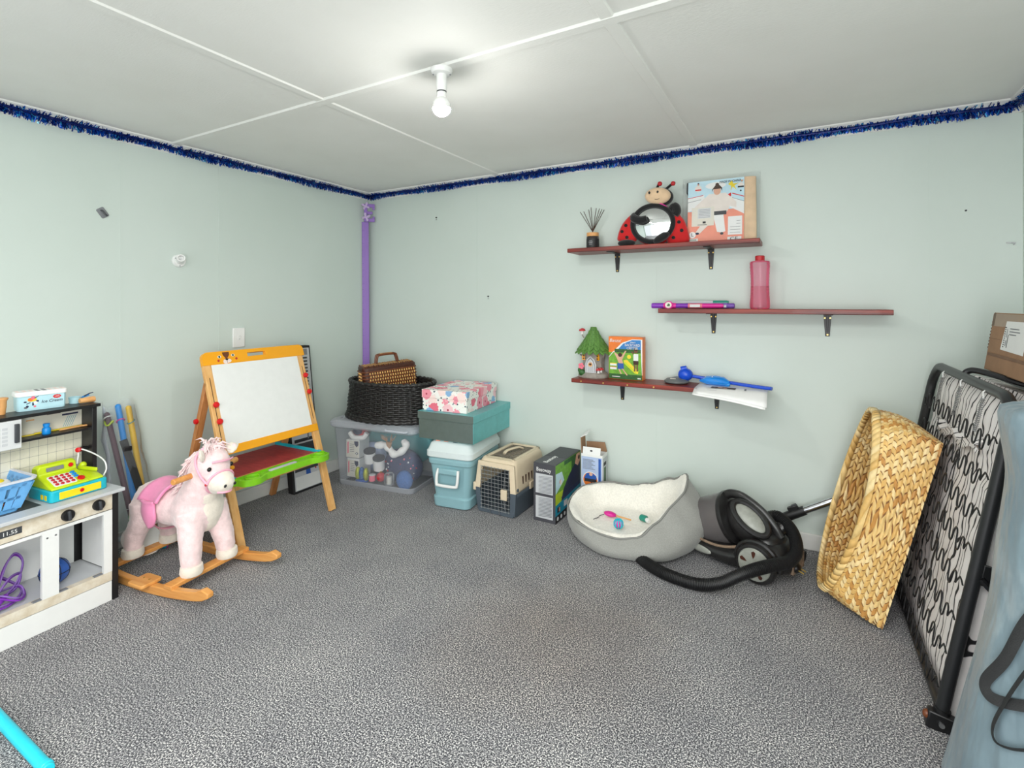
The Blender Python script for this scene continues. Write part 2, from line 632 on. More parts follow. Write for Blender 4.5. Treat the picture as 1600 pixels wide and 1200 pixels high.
def special_materials():
    # zebra sheet: thin black wavy lines on white cotton
    m, nt, bs = base('zebra_sheet', .85)
    v = coords(nt, (1, 1, .7))
    w = nt.nodes.new('ShaderNodeTexWave')
    w.bands_direction = 'Y'
    w.inputs['Scale'].default_value = 8.5
    w.inputs['Distortion'].default_value = 7.5
    w.inputs['Detail'].default_value = 1.0
    w.inputs['Detail Scale'].default_value = 1.8
    nt.links.new(v, w.inputs['Vector'])
    nt.links.new(ramp(nt, w.outputs['Fac'], [(.0, lin((30, 29, 32))), (.06, lin((34, 33, 36))), (.11, lin((240, 234, 232))), (1, lin((248, 243, 241)))]), bs.inputs['Base Color'])
    # tarpaulin bag
    m, nt, bs = base('tarp', .42, sheen=.2)
    v = coords(nt, (1, 1, .5))
    f = noise_node(nt, v, 7, 5)
    nt.links.new(ramp(nt, f, [(.3, lin((88, 106, 115))), (.58, lin((112, 131, 139))), (.74, lin((158, 170, 174)))]), bs.inputs['Base Color'])
    add_bump(nt, bs, noise_node(nt, coords(nt, (1, 1, .35)), 9, 3), .7, .05)
    # floral paper
    m, nt, bs = base('floral_paper', .5)
    v = coords(nt)
    vo = nt.nodes.new('ShaderNodeTexVoronoi')
    vo.inputs['Scale'].default_value = 15
    nt.links.new(v, vo.inputs['Vector'])
    warp = noise_node(nt, v, 70, 2)
    ad = nt.nodes.new('ShaderNodeMath')
    ad.operation = 'MULTIPLY_ADD'
    ad.inputs[1].default_value = .42
    nt.links.new(warp, ad.inputs[0])
    nt.links.new(vo.outputs['Distance'], ad.inputs[2])
    sep = nt.nodes.new('ShaderNodeSeparateColor')
    nt.links.new(vo.outputs['Color'], sep.inputs[0])
    pet = ramp(nt, sep.outputs[0], [(.0, lin((240, 150, 166))), (.34, lin((246, 196, 202))), (.5, lin((140, 180, 218))), (.72, lin((248, 222, 216))), (.88, lin((232, 112, 132)))])
    pet.node.color_ramp.interpolation = 'CONSTANT'
    msk = ramp(nt, ad.outputs[0], [(.0, (1, 1, 1, 1)), (.3, (1, 1, 1, 1)), (.6, (1, 1, 1, 1)), (.74, (1, 1, 1, 1)), (.75, (0, 0, 0, 1))])
    v2 = nt.nodes.new('ShaderNodeTexVoronoi')
    v2.inputs['Scale'].default_value = 46
    nt.links.new(v, v2.inputs['Vector'])
    lf = ramp(nt, v2.outputs['Distance'], [(.0, lin((46, 74, 92))), (.22, lin((46, 74, 92))), (.24, lin((243, 240, 234))), (1, lin((244, 241, 236)))])
    lf.node.color_ramp.interpolation = 'CONSTANT'
    mx = nt.nodes.new('ShaderNodeMixRGB')
    nt.links.new(msk, mx.inputs[0])
    nt.links.new(lf, mx.inputs[1])
    nt.links.new(pet, mx.inputs[2])
    cen = ramp(nt, vo.outputs['Distance'], [(.0, (1, 1, 1, 1)), (.11, (1, 1, 1, 1)), (.12, (0, 0, 0, 1))])
    mx2 = nt.nodes.new('ShaderNodeMixRGB')
    nt.links.new(cen, mx2.inputs[0])
    nt.links.new(mx.outputs[0], mx2.inputs[1])
    mx2.inputs[2].default_value = lin((176, 44, 70))
    nt.links.new(mx2.outputs[0], bs.inputs['Base Color'])
    # glowing lamp
    m, nt, bs = base('lamp_glow', .3)
    setp(bs, 'Base Color', (1, 1, 1, 1))
    setp(bs, 'Emission Color', (1.0, .985, .95, 1))
    setp(bs, 'Emission Strength', BULB / (2.6 * PI * .033 ** 2) / PI)
special_materials()
# ------------------------------------------------------------------ room shell
XL, XR, YB, YF, ZC = -2.895, .80, 2.862, -1.3, 2.038
def room():
    struct(MB('carpet').box(XL - .1, XR + .1, YF - .5, YB + .1, -.06, 0).build('floor', smooth=0))
    wl = struct(MB('wall_paint').box(XL - .1, XL, YF, YB + .1, 0, ZC).build('wall_left', smooth=0))
    wb = struct(MB('wall_paint').box(XL, XR, YB, YB + .1, 0, ZC).build('wall_back', smooth=0))
    struct(MB('wall_paint').box(XR, XR + .1, YF, YB + .1, 0, ZC).build('wall_right', smooth=0))
    wr = MB('wall_paint')      # behind the camera: wall with a wide glazed doorway
    wr.box(XL - .1, -2.75, YF - .1, YF, 0, ZC).box(.65, XR + .1, YF - .1, YF, 0, ZC).box(-2.75, .65, YF - .1, YF, 1.98, ZC)
    struct(wr.build('wall_rear', smooth=0))
    struct(MB('ceiling_paint').box(XL - .1, XR + .1, YF - .1, YB + .1, ZC, ZC + .08).build('ceiling', smooth=0))
    # faint joints between the wall sheets
    for y in (1.215, 1.70):
        bx('panel_joint', wl, 'wall_paint', XL, XL + .0012, y - .004, y + .004, .08, 1.99)
    for x in (-1.9, -.70, .50):
        bx('panel_joint', wb, 'wall_paint', x - .004, x + .004, YB - .0012, YB, .08, 1.99)
    # ceiling battens over the sheet joints
    n = 1
    for x in (-1.718, -.491):
        mb = MB('trim_white').rings([[(x - .024, YF, ZC + .002), (x + .024, YF, ZC + .002), (x + .018, YF, ZC - .006), (x - .018, YF, ZC - .006)],
                                     [(x - .024, YB, ZC + .002), (x + .024, YB, ZC + .002), (x + .018, YB, ZC - .006), (x - .018, YB, ZC - .006)]])
        mb.mats = ['ceiling_paint']
        struct(mb.build('trim_%d' % n, smooth=0))
        n += 1
    for y in (1.445, .24):
        mb = MB('ceiling_paint').rings([[(XL, y - .024, ZC + .002), (XL, y + .024, ZC + .002), (XL, y + .018, ZC - .008), (XL, y - .018, ZC - .008)],
                                        [(XR, y - .024, ZC + .002), (XR, y + .024, ZC + .002), (XR, y + .018, ZC - .008), (XR, y - .018, ZC - .008)]])
        struct(mb.build('trim_%d' % n, smooth=0))
        n += 1
    # coving
    def cove(p0, p1, inw):
        p0, p1, inw = Vector(p0), Vector(p1), Vector(inw)
        pr = [(0, 0), (0, -.05), (.006, -.05), (.012, -.042), (.042, -.012), (.05, -.006), (.05, 0)]
        return MB('trim_white').rings([[p + inw * a + Vector((0, 0, b)) for a, b in pr] for p in (p0, p1)])
    for nm, a in (('trim_%d' % n, ((XL, YF, ZC), (XL, YB, ZC), (1, 0, 0))), ('trim_%d' % (n + 1), ((XL, YB, ZC), (XR, YB, ZC), (0, -1, 0))),
                  ('trim_%d' % (n + 2), ((XR, YF, ZC), (XR, YB, ZC), (-1, 0, 0)))):
        struct(cove(*a).build(nm, smooth=0))
    struct(MB('trim_white').box(XL, XL + .012, YF, YB, 0, .08).build('baseboard_left', bevel=.004))
    struct(MB('trim_white').box(XL + .012, XR - .012, YB - .012, YB, 0, .08).build('baseboard_back', bevel=.004))
    struct(MB('trim_white').box(XR - .012, XR, YF, YB, 0, .08).build('baseboard_right', bevel=.004))
room()

def tinsel(p0, p1, inw, label, seed):
    """foil fringe round a twine core, pinned along the coving"""
    r = random.Random(seed)
    p0, p1, inw = Vector(p0), Vector(p1), Vector(inw)
    L = (p1 - p0).length
    d = (p1 - p0) / L
    up = Vector((0, 0, 1))
    mb = MB('foil_navy')
    mb.mat('foil_blue').mat('foil_cyan').mat('foil_navy')
    core = [p0 + d * (L * i / 40) + up * (.004 * math.sin(i * .9)) for i in range(41)]
    mb.tube(core, .009, 8)
    n = int(L * 3000)
    for i in range(n):
        t = r.random()
        c = p0 + d * (t * L)
        a = r.uniform(0, 2 * PI)
        ln = r.uniform(.02, .03) * (1 + .18 * math.sin(t * L * 9 + seed))
        v = (inw * math.cos(a) + up * math.sin(a))
        if v.dot(inw) < -.2 and v.z > .2:
            continue
        v = (v + d * r.uniform(-.5, .5)).normalized()
        w = d * r.uniform(.0012, .0022) + Vector((r.uniform(-.0006, .0006), r.uniform(-.0006, .0006), r.uniform(-.0006, .0006)))
        q = r.random()
        mb.mat('foil_cyan' if q < .07 else 'foil_blue' if q < .55 else 'foil_navy')
        e = c + v * ln - up * ln * .15
        mb.add([c - w, c + w, e + w, e - w], [(0, 1, 2, 3)])
    return tag(mb.build('tinsel_garland', smooth=0), label, 'garland', 'blue tinsel along the coving')
tinsel((XL + .03, .2, ZC - .024), (XL + .03, YB - .03, ZC - .024), (1, 0, 0), 'blue tinsel garland along the top of the left wall', 1)
tinsel((XL + .03, YB - .03, ZC - .024), (XR - .03, YB - .03, ZC - .024), (0, -1, 0), 'blue tinsel garland along the top of the shelf wall', 2)
tinsel((XR - .03, 1.2, ZC - .024), (XR - .03, YB - .03, ZC - .024), (-1, 0, 0), 'blue tinsel garland stub turning the far right ceiling corner', 3)

# ------------------------------------------------------------------ lamps, switch, hooks
def ceiling_light():
    t = thing('ceiling_light', 'white batten lampholder with a glowing bare bulb on the ceiling', 'light', (-1.108, 1.445, ZC - .008))
    MB('white_gloss').lathe([(.0, 0), (.039, 0), (.039, -.008), (.034, -.016), (.022, -.02), (.0, -.02)][::-1], 28).build('ceiling_rose', t)
    MB('white_gloss').lathe([(.0, -.078), (.018, -.078), (.0195, -.06), (.0185, -.02), (.0, -.02)], 24).build('lamp_holder', t)
    MB('dark_grey').lathe([(.0, -.082), (.0172, -.082), (.0172, -.078), (.0, -.078)], 20).build('collar_gap', t)
    MB('white_gloss').lathe([(.0, -.1), (.0165, -.1), (.0165, -.082), (.0, -.082)], 20).build('bulb_cap', t)
    pr = []
    for i in range(13):
        a = -PI / 2 + (PI * .44) * i / 12
        pr.append((max(.0001, .033 * math.cos(a)), -.134 + .033 * math.sin(a)))
    MB('lamp_glow').lathe(pr, 24).build('bulb', t)
    MB('white_gloss').lathe([pr[-1], (.033, -.134), (.0315, -.122), (.027, -.113), (.021, -.104), (.0165, -.1)], 24, cap=False).build('bulb_housing', t)
    for a in (30, 210):
        MB('grey').cyl((.03 * math.cos(R(a)), .03 * math.sin(R(a)), -.017), (.03 * math.cos(R(a)), .03 * math.sin(R(a)), -.0195), .0032, n=10).build('screw', t)
ceiling_light()

def wall_lampholder():
    t = thing('wall_lampholder', 'empty white angled lampholder on the left wall above the switch', 'light', (XL, 1.481, 1.425))
    MB('white_gloss').at(TR(ry=90)).lathe([(.0, 0), (.034, 0), (.034, .008), (.03, .014), (.0, .014)], 26).build('back_plate', t)
    A = TR(.012, .0, 0) @ Euler((0, R(80), R(-22))).to_matrix().to_4x4()
    MB('white_gloss').at(A).lathe([(.0, -.005), (.021, -.005), (.0195, .012), (.0175, .05), (.0195, .053), (.0195, .062), (.0145, .062), (.0135, .04), (.0, .04)], 24).build('socket', t)
    MB('pale_grey').at(A).lathe([(.0, .039), (.006, .039), (.006, .047), (.0, .047)], 12).build('contact', t)
    for y, z in ((-.022, .012), (.0, -.027), (-.004, .028)):
        MB('grey').cyl((.012, y, z), (.0155, y, z), .0028, n=8).build('screw', t)
wall_lampholder()

def switch():
    t = thing('light_switch', 'white single rocker light switch on the left wall', 'switch', (XL, 1.813, .994))
    bx('plate', t, 'white_gloss', 0, .009, -.0375, .0375, -.058, .058, .004)
    bx('rocker', t, 'white', .009, .0125, -.009, .009, -.012, .012, .002)
    bx('slot', t, 'grey', .0122, .0128, -.004, .004, -.0095, -.0075)
switch()

def hooks():
    t = thing('adhesive_hook', 'small grey diamond shaped stick-on hook on the left wall', 'hook', (XL, 1.14, 1.63))
    M = YZ() @ TR(rz=35)
    MB('grey').at(M).prism(rrect(-.017, .017, -.024, .024, .006), 0, .005).build('plate', t, bevel=.001)
    MB('dark_grey').at(M).tube([(0, .012, .004), (0, .012, .012), (0, -.012, .016), (0, -.018, .022)], .004, 8).build('hook', t)
    for i, (x, z, lab) in enumerate(((-2.24, 1.804, 'tiny black screw in the shelf wall beside the purple letter'), (-1.806, 1.243, 'tiny black screw in the shelf wall at mid height'))):
        s = thing('wall_screw', lab, 'screw', (x, YB, z), group='screws left in the shelf wall')
        MB('black').cyl((0, 0, 0), (0, -.008, 0), .0055, .004, 10).build('screw_head', s)
        MB('steel').cyl((0, 0, -.015), (0, -.003, -.015), .004, n=8).build('wall_plug', s)
    s = MB('light_grey').at(Matrix.Translation((.762, YB, 1.448))).tube([(-.012, -.001, .003), (0, -.012, .001), (.012, -.012, 0), (.01, -.004, -.006)], .003, 8).build('cup_hook')
    tag(s, 'tiny pale hook in the shelf wall near the right corner', 'hook')
    s = MB('dark_grey').cyl((.621, YB, 1.597), (.621, YB - .004, 1.597), .004, n=8).build('wall_pin')
    tag(s, 'dark pin head in the shelf wall right of the costume pack', 'pin')
hooks()

def growth_chart():
    t = thing('growth_chart', 'long purple height chart strip standing in the room corner', 'chart', (XL + .024, YB - .052, .60), (0, -.35, 45))
    bx('strip', t, 'purple', -.025, .025, -.004, .004, 0, 1.215, .002)
    for i in range(23):
        z = .05 + i * .05
        bx('tick_mark', t, 'purple_dark', -.025, -.025 + (.018 if i % 2 == 0 else .011), -.0046, -.004, z - .001, z + .001)
    l = thing('letter_e', 'purple wooden letter E with pale butterflies over the height chart', 'letter', (XL + .052, YB - .052, 1.815), (0, 0, 45))
    mb = MB('purple').at(XZ())
    mb.prism(rect(-.036, -.012, 0, .135), -.012, 0)
    for z0, z1, x in ((0, .026, .042), (.056, .078, .026), (.109, .135, .042)):
        mb.prism(rect(-.012, x, z0, z1), -.012, 0)
    mb.prism(rect(.026, .042, .092, .109), -.012, 0).prism(rect(.026, .042, .026, .04), -.012, 0)
    mb.build('letter_body', l, bevel=.0015)
    for (x, z, a, s) in ((-.024, .112, 20, 1.0), (-.022, .03, -25, 1.1)):
        b = MB('lilac')
        for sg in (1, -1):
            M = XZ(x, -.001, z) @ TR(rz=a) @ TR(ry=-25 * sg, s=(sg, 1, 1))
            b.at(M).prism([(0, -.004), (.02 * s, -.022 * s), (.028 * s, -.008 * s), (.012 * s, .002), (.03 * s, .022 * s), (.014 * s, .03 * s), (0, .008)][::sg], 0, .0015)
        b.build('butterfly', l, smooth=0)
growth_chart()

# ------------------------------------------------------------------ shelves
def shelf(name, label, x0, ztop, brackets, tacks=()):
    t = thing('wall_shelf', label, 'shelf', (x0, YB, ztop), group='jarrah shelves on the back wall')
    bx('plank', t, 'jarrah', 0, .99, -.19, 0, -.023, 0, .0025)
    for x in brackets:
        x -= x0
        b = MB('black').at(TR(x, 0, -.023))
        b.rings([[(-.0165, -.004, 0), (.0165, -.004, 0), (.0165, 0, 0), (-.0165, 0, 0)], [(-.009, -.004, -.108), (.009, -.004, -.108), (.009, 0, -.108), (-.009, 0, -.108)]])
        b.rings([[(-.006, -.009, -.002), (.006, -.009, -.002), (.006, -.003, -.002), (-.006, -.003, -.002)], [(-.003, -.006, -.085), (.003, -.006, -.085), (.003, -.003, -.085), (-.003, -.003, -.085)]])
        b.box(-.0165, .0165, -.15, 0, -.004, 0)
        bo = b.build('bracket', t, bevel=.001)
        for sx, sz in ((-.011, -.02), (.011, -.02), (0, -.1)):
            MB('brass').cyl((x + sx, -.003, -.023 + sz), (x + sx, -.0065, -.023 + sz), .0036, n=8).build('screw', bo)
    for x in tacks:
        MB('brass').cyl((x, -.189, -.0125), (x, -.1925, -.0125), .0042, n=10).build('brass_tack', t)
    return t
shelf('a', 'topmost dark red shelf with the ladybird mirror on it', -1.155, 1.509, (-.92, -.41))
shelf('b', 'middle dark red shelf with the pink bottle on it', -.643, 1.17, (-.397, .115))
shelf('c', 'lowest dark red shelf with the fairy house on it', -1.13, .7715, (-.89, -.381), (.06, .19, .325, .465))
# ------------------------------------------------------------------ things on the shelves
S1, S2, S3 = 1.5092, 1.1702, .7717
def diffuser():
    t = thing('reed_diffuser', 'black jar with bamboo collar and brown reeds on the top shelf', 'diffuser', (-1.045, 2.79, S1))
    MB('glass_amber').lathe([(.0, 0), (.034, 0), (.0365, .004), (.0365, .07), (.033, .075), (.0, .075)], 28).build('jar', t)
    MB('toy_wood').lathe([(.0, .075), (.035, .075), (.035, .096), (.012, .097), (.0, .097)], 28).build('collar', t)
    MB('label_dark').lathe([(.0369, .012), (.0369, .06)], 28, cap=False).build('jar_label', t)
    for w, z in ((.02, .047), (.026, .04), (.022, .034), (.018, .026)):
        o = MB('pale_grey').at(TR(0, -.0374, z)).box(-w / 2, w / 2, 0, .0006, -.0006, .0006).build('label_line', t, smooth=0)
    for a, l in ((-32, .075), (-24, .06), (-11, .03), (-2, .006), (9, .02), (17, .045), (25, .07), (30, .06)):
        x = l * (1 if a > 0 else -1)
        MB('hair_brown').cyl((x * -.1, .0, .09), (x, .012 * math.sin(a), (.245 - abs(x) * .3)), .0019, n=6).build('reed', t)
diffuser()

def ladybird():
    t = thing('ladybird_mirror', 'red plush ladybird with a round mirror in its belly', 'toy', (-.69, 2.775, S1))
    # local: x right, z up, front -y
    back = MB('red_matte')
    back.ell((0, .015, .115), (.125, .035, .112), 24, 14)
    back.build('body', t)
    def wing(pts, nm):
        m = MB('red_matte').at(XZ(0, .0, 0))
        n = len(pts)
        cx = sum(p[0] for p in pts) / n
        cy = sum(p[1] for p in pts) / n
        rings = []
        for s, z in ((.0, -.02), (.7, -.016), (1.0, -.004), (1.0, .012), (.8, .024), (.0, .028)):
            rings.append([(cx + (x - cx) * max(s, .02), cy + (y - cy) * max(s, .02), z) for x, y in pts])
        m.rings(rings)
        return m.build(nm, t, smooth=60)
    L = [(p.x, p.y) for p in spline([(-.06, .19, 0), (-.12, .178, 0), (-.17, .13, 0), (-.196, .07, 0), (-.19, .035, 0), (-.1, .03, 0), (-.08, .1, 0)], 5, True)]
    Rr = [(p.x, p.y) for p in spline([(.105, .17, 0), (.15, .14, 0), (.175, .085, 0), (.187, .02, 0), (.16, .004, 0), (.08, .005, 0), (.07, .09, 0)], 5, True)]
    wl, wr = wing(L, 'wing'), wing(Rr, 'wing')
    for w, sp in ((wl, ((-.146, .118), (-.168, .086), (-.14, .052))), (wr, ((.138, .115), (.152, .07), (.11, .035)))):
        for x, z in sp:
            MB('plush_black').at(XZ(x, -.017, z)).lathe([(.0, 0), (.0095, 0), (.009, .014), (.0, .015)], 14).build('spot', w)
    ring = [(.1085 * math.cos(a), -.03, .117 + .0975 * math.sin(a)) for a in [2 * PI * i / 40 for i in range(40)]]
    MB('plush_black').tube(ring, .0125, 10, True).build('mirror_rim', t)
    mm = MB('mirror').at(XZ(0, -.026, .117))
    mm.rings([[(r * 1.1 * math.cos(2 * PI * j / 36), r * math.sin(2 * PI * j / 36), z) for j in range(36)] for r, z in ((.094, 0), (.07, .008), (.04, .013), (.002, .015))])
    mm.build('mirror_disc', t)
    MB('plush_black').ell((.035, .0, .262), (.07, .045, .05), 20, 12, Euler((0, R(8), 0)).to_matrix()).build('hood', t)
    f = MB('plush_beige').at(TR(.028, -.028, .263, ry=6)).ell((0, 0, 0), (.069, .03, .045), 22, 12).build('face', t)
    for x in (-.01, .034):
        MB('black_gloss').at(TR(x, -.056, .279)).ell((0, 0, 0), (.0055, .004, .0075), 10, 8).build('eye', f)
    MB('hair_brown').tube([(.03 + .026 * math.cos(a), -.057 + .008 * abs(math.cos(a)), .262 + .022 * math.sin(a)) for a in [R(d) for d in range(190, 375, 15)]], .0011, 6).build('smile', f)
    for p in (((.012, -.005, .295), (.028, -.012, .325), (.036, -.014, .33)), ((.062, 0, .298), (.09, -.006, .318), (.104, -.008, .325))):
        an = MB('plush_black').tube(p, .007, 10).build('antenna', t)
        MB('garnet').ell(p[-1], .0125, 14, 10).build('antenna_tip', an)
    arms = (((-.1, -.02, .17), (-.095, -.045, .15), (-.06, -.055, .135), (-.025, -.05, .142)), ((.095, -.01, .185), (.115, -.02, .2), (.125, -.02, .175), (.115, -.025, .15)),)
    for p in arms:
        MB('plush_black').tube(spline(p, 5), lambda s: .019 + .004 * math.sin(s * PI), 10).build('arm', t)
    MB('plush_black').at(TR(-.14, -.035, .0195)).ell((0, 0, 0), (.05, .03, .019), 16, 10).build('foot', t)
    MB('plush_black').at(TR(.055, -.06, .034, ry=-28)).ell((0, 0, 0), (.048, .026, .02), 16, 10).build('foot', t)
    MB('magenta').at(TR(.055, -.032, .212, ry=30)).ell((0, 0, 0), (.03, .006, .005), 12, 8).build('ribbon', t)
ladybird()

def costume():
    t = thing('costume_pack', 'bagged sumo fancy dress costume leaning at the right of the top shelf', 'costume', (-.36, 2.79, S1), (-6, 0, 0))
    # folded cloth, then printed card, in a clear bag
    mb = MB('costume_cloth')
    def wob(u, v):
        return .004 * math.sin(u * 21 + v * 3) + .003 * math.sin(v * 17)
    rings = []
    for z in [i / 10 * .325 for i in range(11)]:
        hw = .165 + wob(z * 9, .3)
        ring = []
        for a in [2 * PI * j / 28 for j in range(28)]:
            c, s = math.cos(a), math.sin(a)
            ring.append((hw * math.copysign(abs(c) ** .35, c) + .008, .019 * math.copysign(abs(s) ** .5, s) + .01 + .25 * wob(a, z * 30), z + .006))
        rings.append(ring)
    mb.rings(rings)
    mb.build('folded_cloth', t)
    bx('dark_lining', t, 'dark_grey', -.166, -.1, -.011, .03, .27, .333, .006)
    M = XZ(-.02, -.0135, .004)
    W, H = .136, .325
    sh = [('salmon', rect(-W, W, 0, H)), ('sky_print', rect(-W, W, .165, H)), ('white', circ(.0, .295, .05, 16, .018)), ('white', [(-W, .165), (-W, .235), (-.055, .25), (-.05, .2)]),
          ('white', [(.06, .235), (W, .2), (W, .135), (.07, .175)]), ('red', [(-W, .236), (-.06, .247), (-.06, .25), (-W, .239)]), ('red', [(.08, .243), (W, .222), (W, .226), (.08, .248)]),
          ('ink_soft', [(-W, .215), (-.07, .226), (-.07, .228), (-W, .217)]), ('ink_soft', [(.08, .222), (W, .198), (W, .2), (.08, .224)]),
          ('red', [(.055, .24), (.075, .25), (.075, .232), (.06, .225)]),
          # wrestler
          ('cloth_ivory', [(-.1, .19), (-.03, .252), (.05, .252), (.1, .2), (.1, .17), (.05, .19), (.045, .16), (-.03, .16), (-.03, .19), (-.1, .17)]),
          ('cloth_ivory', circ(.008, .19, .062, 20, .06)), ('cloth_ivory', [(-.02, .15), (-.02, .1), (-.075, .045), (-.095, .052), (-.055, .11), (-.045, .15)]),
          ('white', [(-.01, .14), (.04, .14), (.05, .05), (.03, .045), (.01, .05)]),
          ('dark_grey', rect(-.026, .054, .138, .158)), ('skin', circ(.008, .266, .018, 14, .022)), ('hair_brown', [(-.016, .275), (-.016, .262), (-.011, .276), (.027, .276), (.032, .262), (.032, .28), (.018, .296), (.0, .296)]),
          ('hair_brown', circ(.008, .299, .009)), ('navy', circ(-.087, .046, .01, 12, .006)), ('dark_grey', circ(.033, .04, .008, 12, .007)),
          # small figures
          ('cloth_ivory', circ(-.085, .286, .017)), ('red', rect(-.1, -.07, .276, .282)), ('skin', circ(-.085, .308, .005)), ('navy', circ(-.085, .314, .004)),
          ('yellow_print', [(.06, .295), (.075, .285), (.073, .26), (.082, .28), (.1, .262), (.09, .285), (.108, .296), (.085, .295), (.078, .312)]),
          ('cloth_ivory', circ(.12, .285, .013)), ('ink', rect(.106, .134, .272, .279)), ('skin', circ(.125, .306, .005)), ('ink', circ(.12, .255, .004)),
          # stickers
          ('off_white', rect(-.115, -.005, .085, .185)), ('pale_grey', rect(-.085, -.02, .125, .178)), ('white', rect(.062, .128, .03, .125)), ('white', rect(.06, .125, -.0, .02)),
          ('white', circ(-.11, .04, .017)), ('white', rect(-.132, -.082, .004, .02))]
    for i in range(6):
        sh.append(('ink_soft', rect(-.08, -.025, .13 + i * .008, .1315 + i * .008)))
    for i in range(5):
        sh.append(('ink_soft', rect(.072 + (.03 if i > 2 else 0), .12, .04 + i * .015, .0415 + i * .015)))
    sh += [('ink', rect(-.06, -.045, .098, .108)), ('ink', rect(-.085, -.04, .09, .0925))]
    card = print_part('printed_card', t, M, sh)
    text('lettering', 'MADE IN CHINA', .017, 'ink', card, XZ(.05, -.0165, .313), .0003, shear=.2, xs=.82)
    text('lettering', 'L', .026, 'ink', card, XZ(-.13, -.0175, .044), .0003)
    text('lettering', 'CE', .024, 'ink', card, XZ(.07, -.0175, .013), .0003, xs=1.3)
    text('lettering', '00004', .014, 'leaf_dark', card, XZ(-.127, -.0175, .016), .0003)
    bag = MB('mesh_film')
    rings = []
    for i, (z, k) in enumerate(((.001, .9), (.02, 1.0), (.15, 1.02), (.3, 1.0), (.345, .5), (.36, .08))):
        ring = []
        for a in [2 * PI * j / 32 for j in range(32)]:
            c, s = math.cos(a), math.sin(a)
            ring.append((.188 * math.copysign(abs(c) ** .3, c), .012 + .033 * k * math.copysign(abs(s) ** .5, s), z + .004 * math.sin(a * 5) * (z > .3)))
        rings.append(ring)
    bag.rings(rings, True, False).build('clear_bag', t)
costume()

def bottle():
    t = thing('water_bottle', 'translucent pink drink bottle half full on the middle shelf', 'bottle', (-.172, 2.785, S2))
    pr = [(.0, 0), (.04, 0), (.0455, .006), (.046, .02)]
    for i in range(12):
        z = .03 + i * .016
        w = .004 * math.sin(i * PI / 11)
        pr += [(.046 - w, z), (.0448 - w, z + .008)]
    pr += [(.046, .225), (.043, .234), (.02, .239), (.02, .24), (.0, .24)]
    MB('pink_bottle').lathe(pr, 30).build('bottle_body', t)
    MB('pink_water').lathe([(.0, .004), (.043, .006), (.0435, .03), (.042, .1), (.041, .112), (.0, .112)], 26).build('water', t)
    MB('garnet').lathe([(.0, .238), (.0215, .238), (.0215, .26), (.019, .262), (.0, .262)], 24).build('cap', t)
    for i in range(18):
        pass
bottle()

def wands():
    t = thing('bubble_wand', 'long purple bubble wand with a round badge lying on the shelf', 'toy', (-.69, 2.735, S2 + .0145), (0, 0, 1.5))
    MB('violet_plastic').at(TR(ry=90)).lathe([(.0, 0), (.0135, 0), (.0145, .006), (.0145, .06), (.0125, .066), (.0, .066)], 18).build('grip', t)
    h = MB('magenta').at(TR(.06, 0, 0, ry=90)).lathe([(.0, 0), (.0145, .002), (.0145, .062), (.0135, .066), (.0, .066)], 18).build('collar', t)
    MB('magenta').at(TR(.09, -.012, .002, rx=78)).lathe([(.0, 0), (.022, 0), (.023, .005), (.019, .008), (.0, .008)], 24).build('badge', t)
    MB('off_white').at(TR(.09, -.019, .0035, rx=78)).lathe([(.0, 0), (.0165, 0), (.0165, .003), (.0, .003)], 22).build('badge_face', t)
    MB('leaf_dark').at(TR(.09, -.0216, .004, rx=78)).prism([(-.008, -.006), (.006, -.007), (.009, .002), (-.001, .008)], 0, .001).build('badge_print', t, smooth=0)
    MB('violet_plastic').at(TR(.126, 0, 0, ry=90)).lathe([(.0, 0), (.0125, 0), (.0125, .06), (.0, .06)], 18).build('tube', t)
    MB('pink_print').at(TR(.186, 0, 0, ry=90)).lathe([(.0, 0), (.0128, 0), (.0128, .07), (.0, .07)], 18).build('tube_label', t)
    MB('pale_grey').at(TR(.196, -.0132, 0)).box(0, .05, -.0006, 0, -.007, .007).build('sticker', t, smooth=0)
    MB('magenta').at(TR(.256, 0, 0, ry=90)).lathe([(.0, 0), (.0125, 0), (.0118, .085), (.009, .1), (.0, .101)], 18).build('tip', t)
    u = thing('bubble_wand', 'lavender bubble tube lying behind the purple wand', 'toy', (-.52, 2.77, S2 + .0145), (0, 0, -2))
    MB('lavender').at(TR(ry=90)).lathe([(.0, 0), (.0135, 0), (.0145, .004), (.0145, .2), (.0, .2)], 18).build('tube', u)
    MB('purple_dark').at(TR(.2, 0, 0, ry=90)).lathe([(.0, 0), (.0135, 0), (.0135, .03), (.011, .036), (.0, .036)], 18).build('cap', u)
    MB('pale_grey').at(TR(.185, -.0150, 0)).box(0, .014, -.0004, 0, -.008, .004).build('sticker', u, smooth=0)
    g = thing('bubble_wand', 'thin green bubble stick at the back of the middle shelf', 'toy', (-.6, 2.795, S2 + .031), (0, 0, 0))
    MB('light_grey').at(TR(ry=90)).lathe([(.0, 0), (.01, 0), (.0105, .21), (.0, .21)], 16).build('tube', g)
    MB('teal_plastic').at(TR(.21, 0, 0, ry=90)).lathe([(.0, 0), (.0105, 0), (.0105, .065), (.008, .075), (.0, .075)], 16).build('cap', g)
wands()

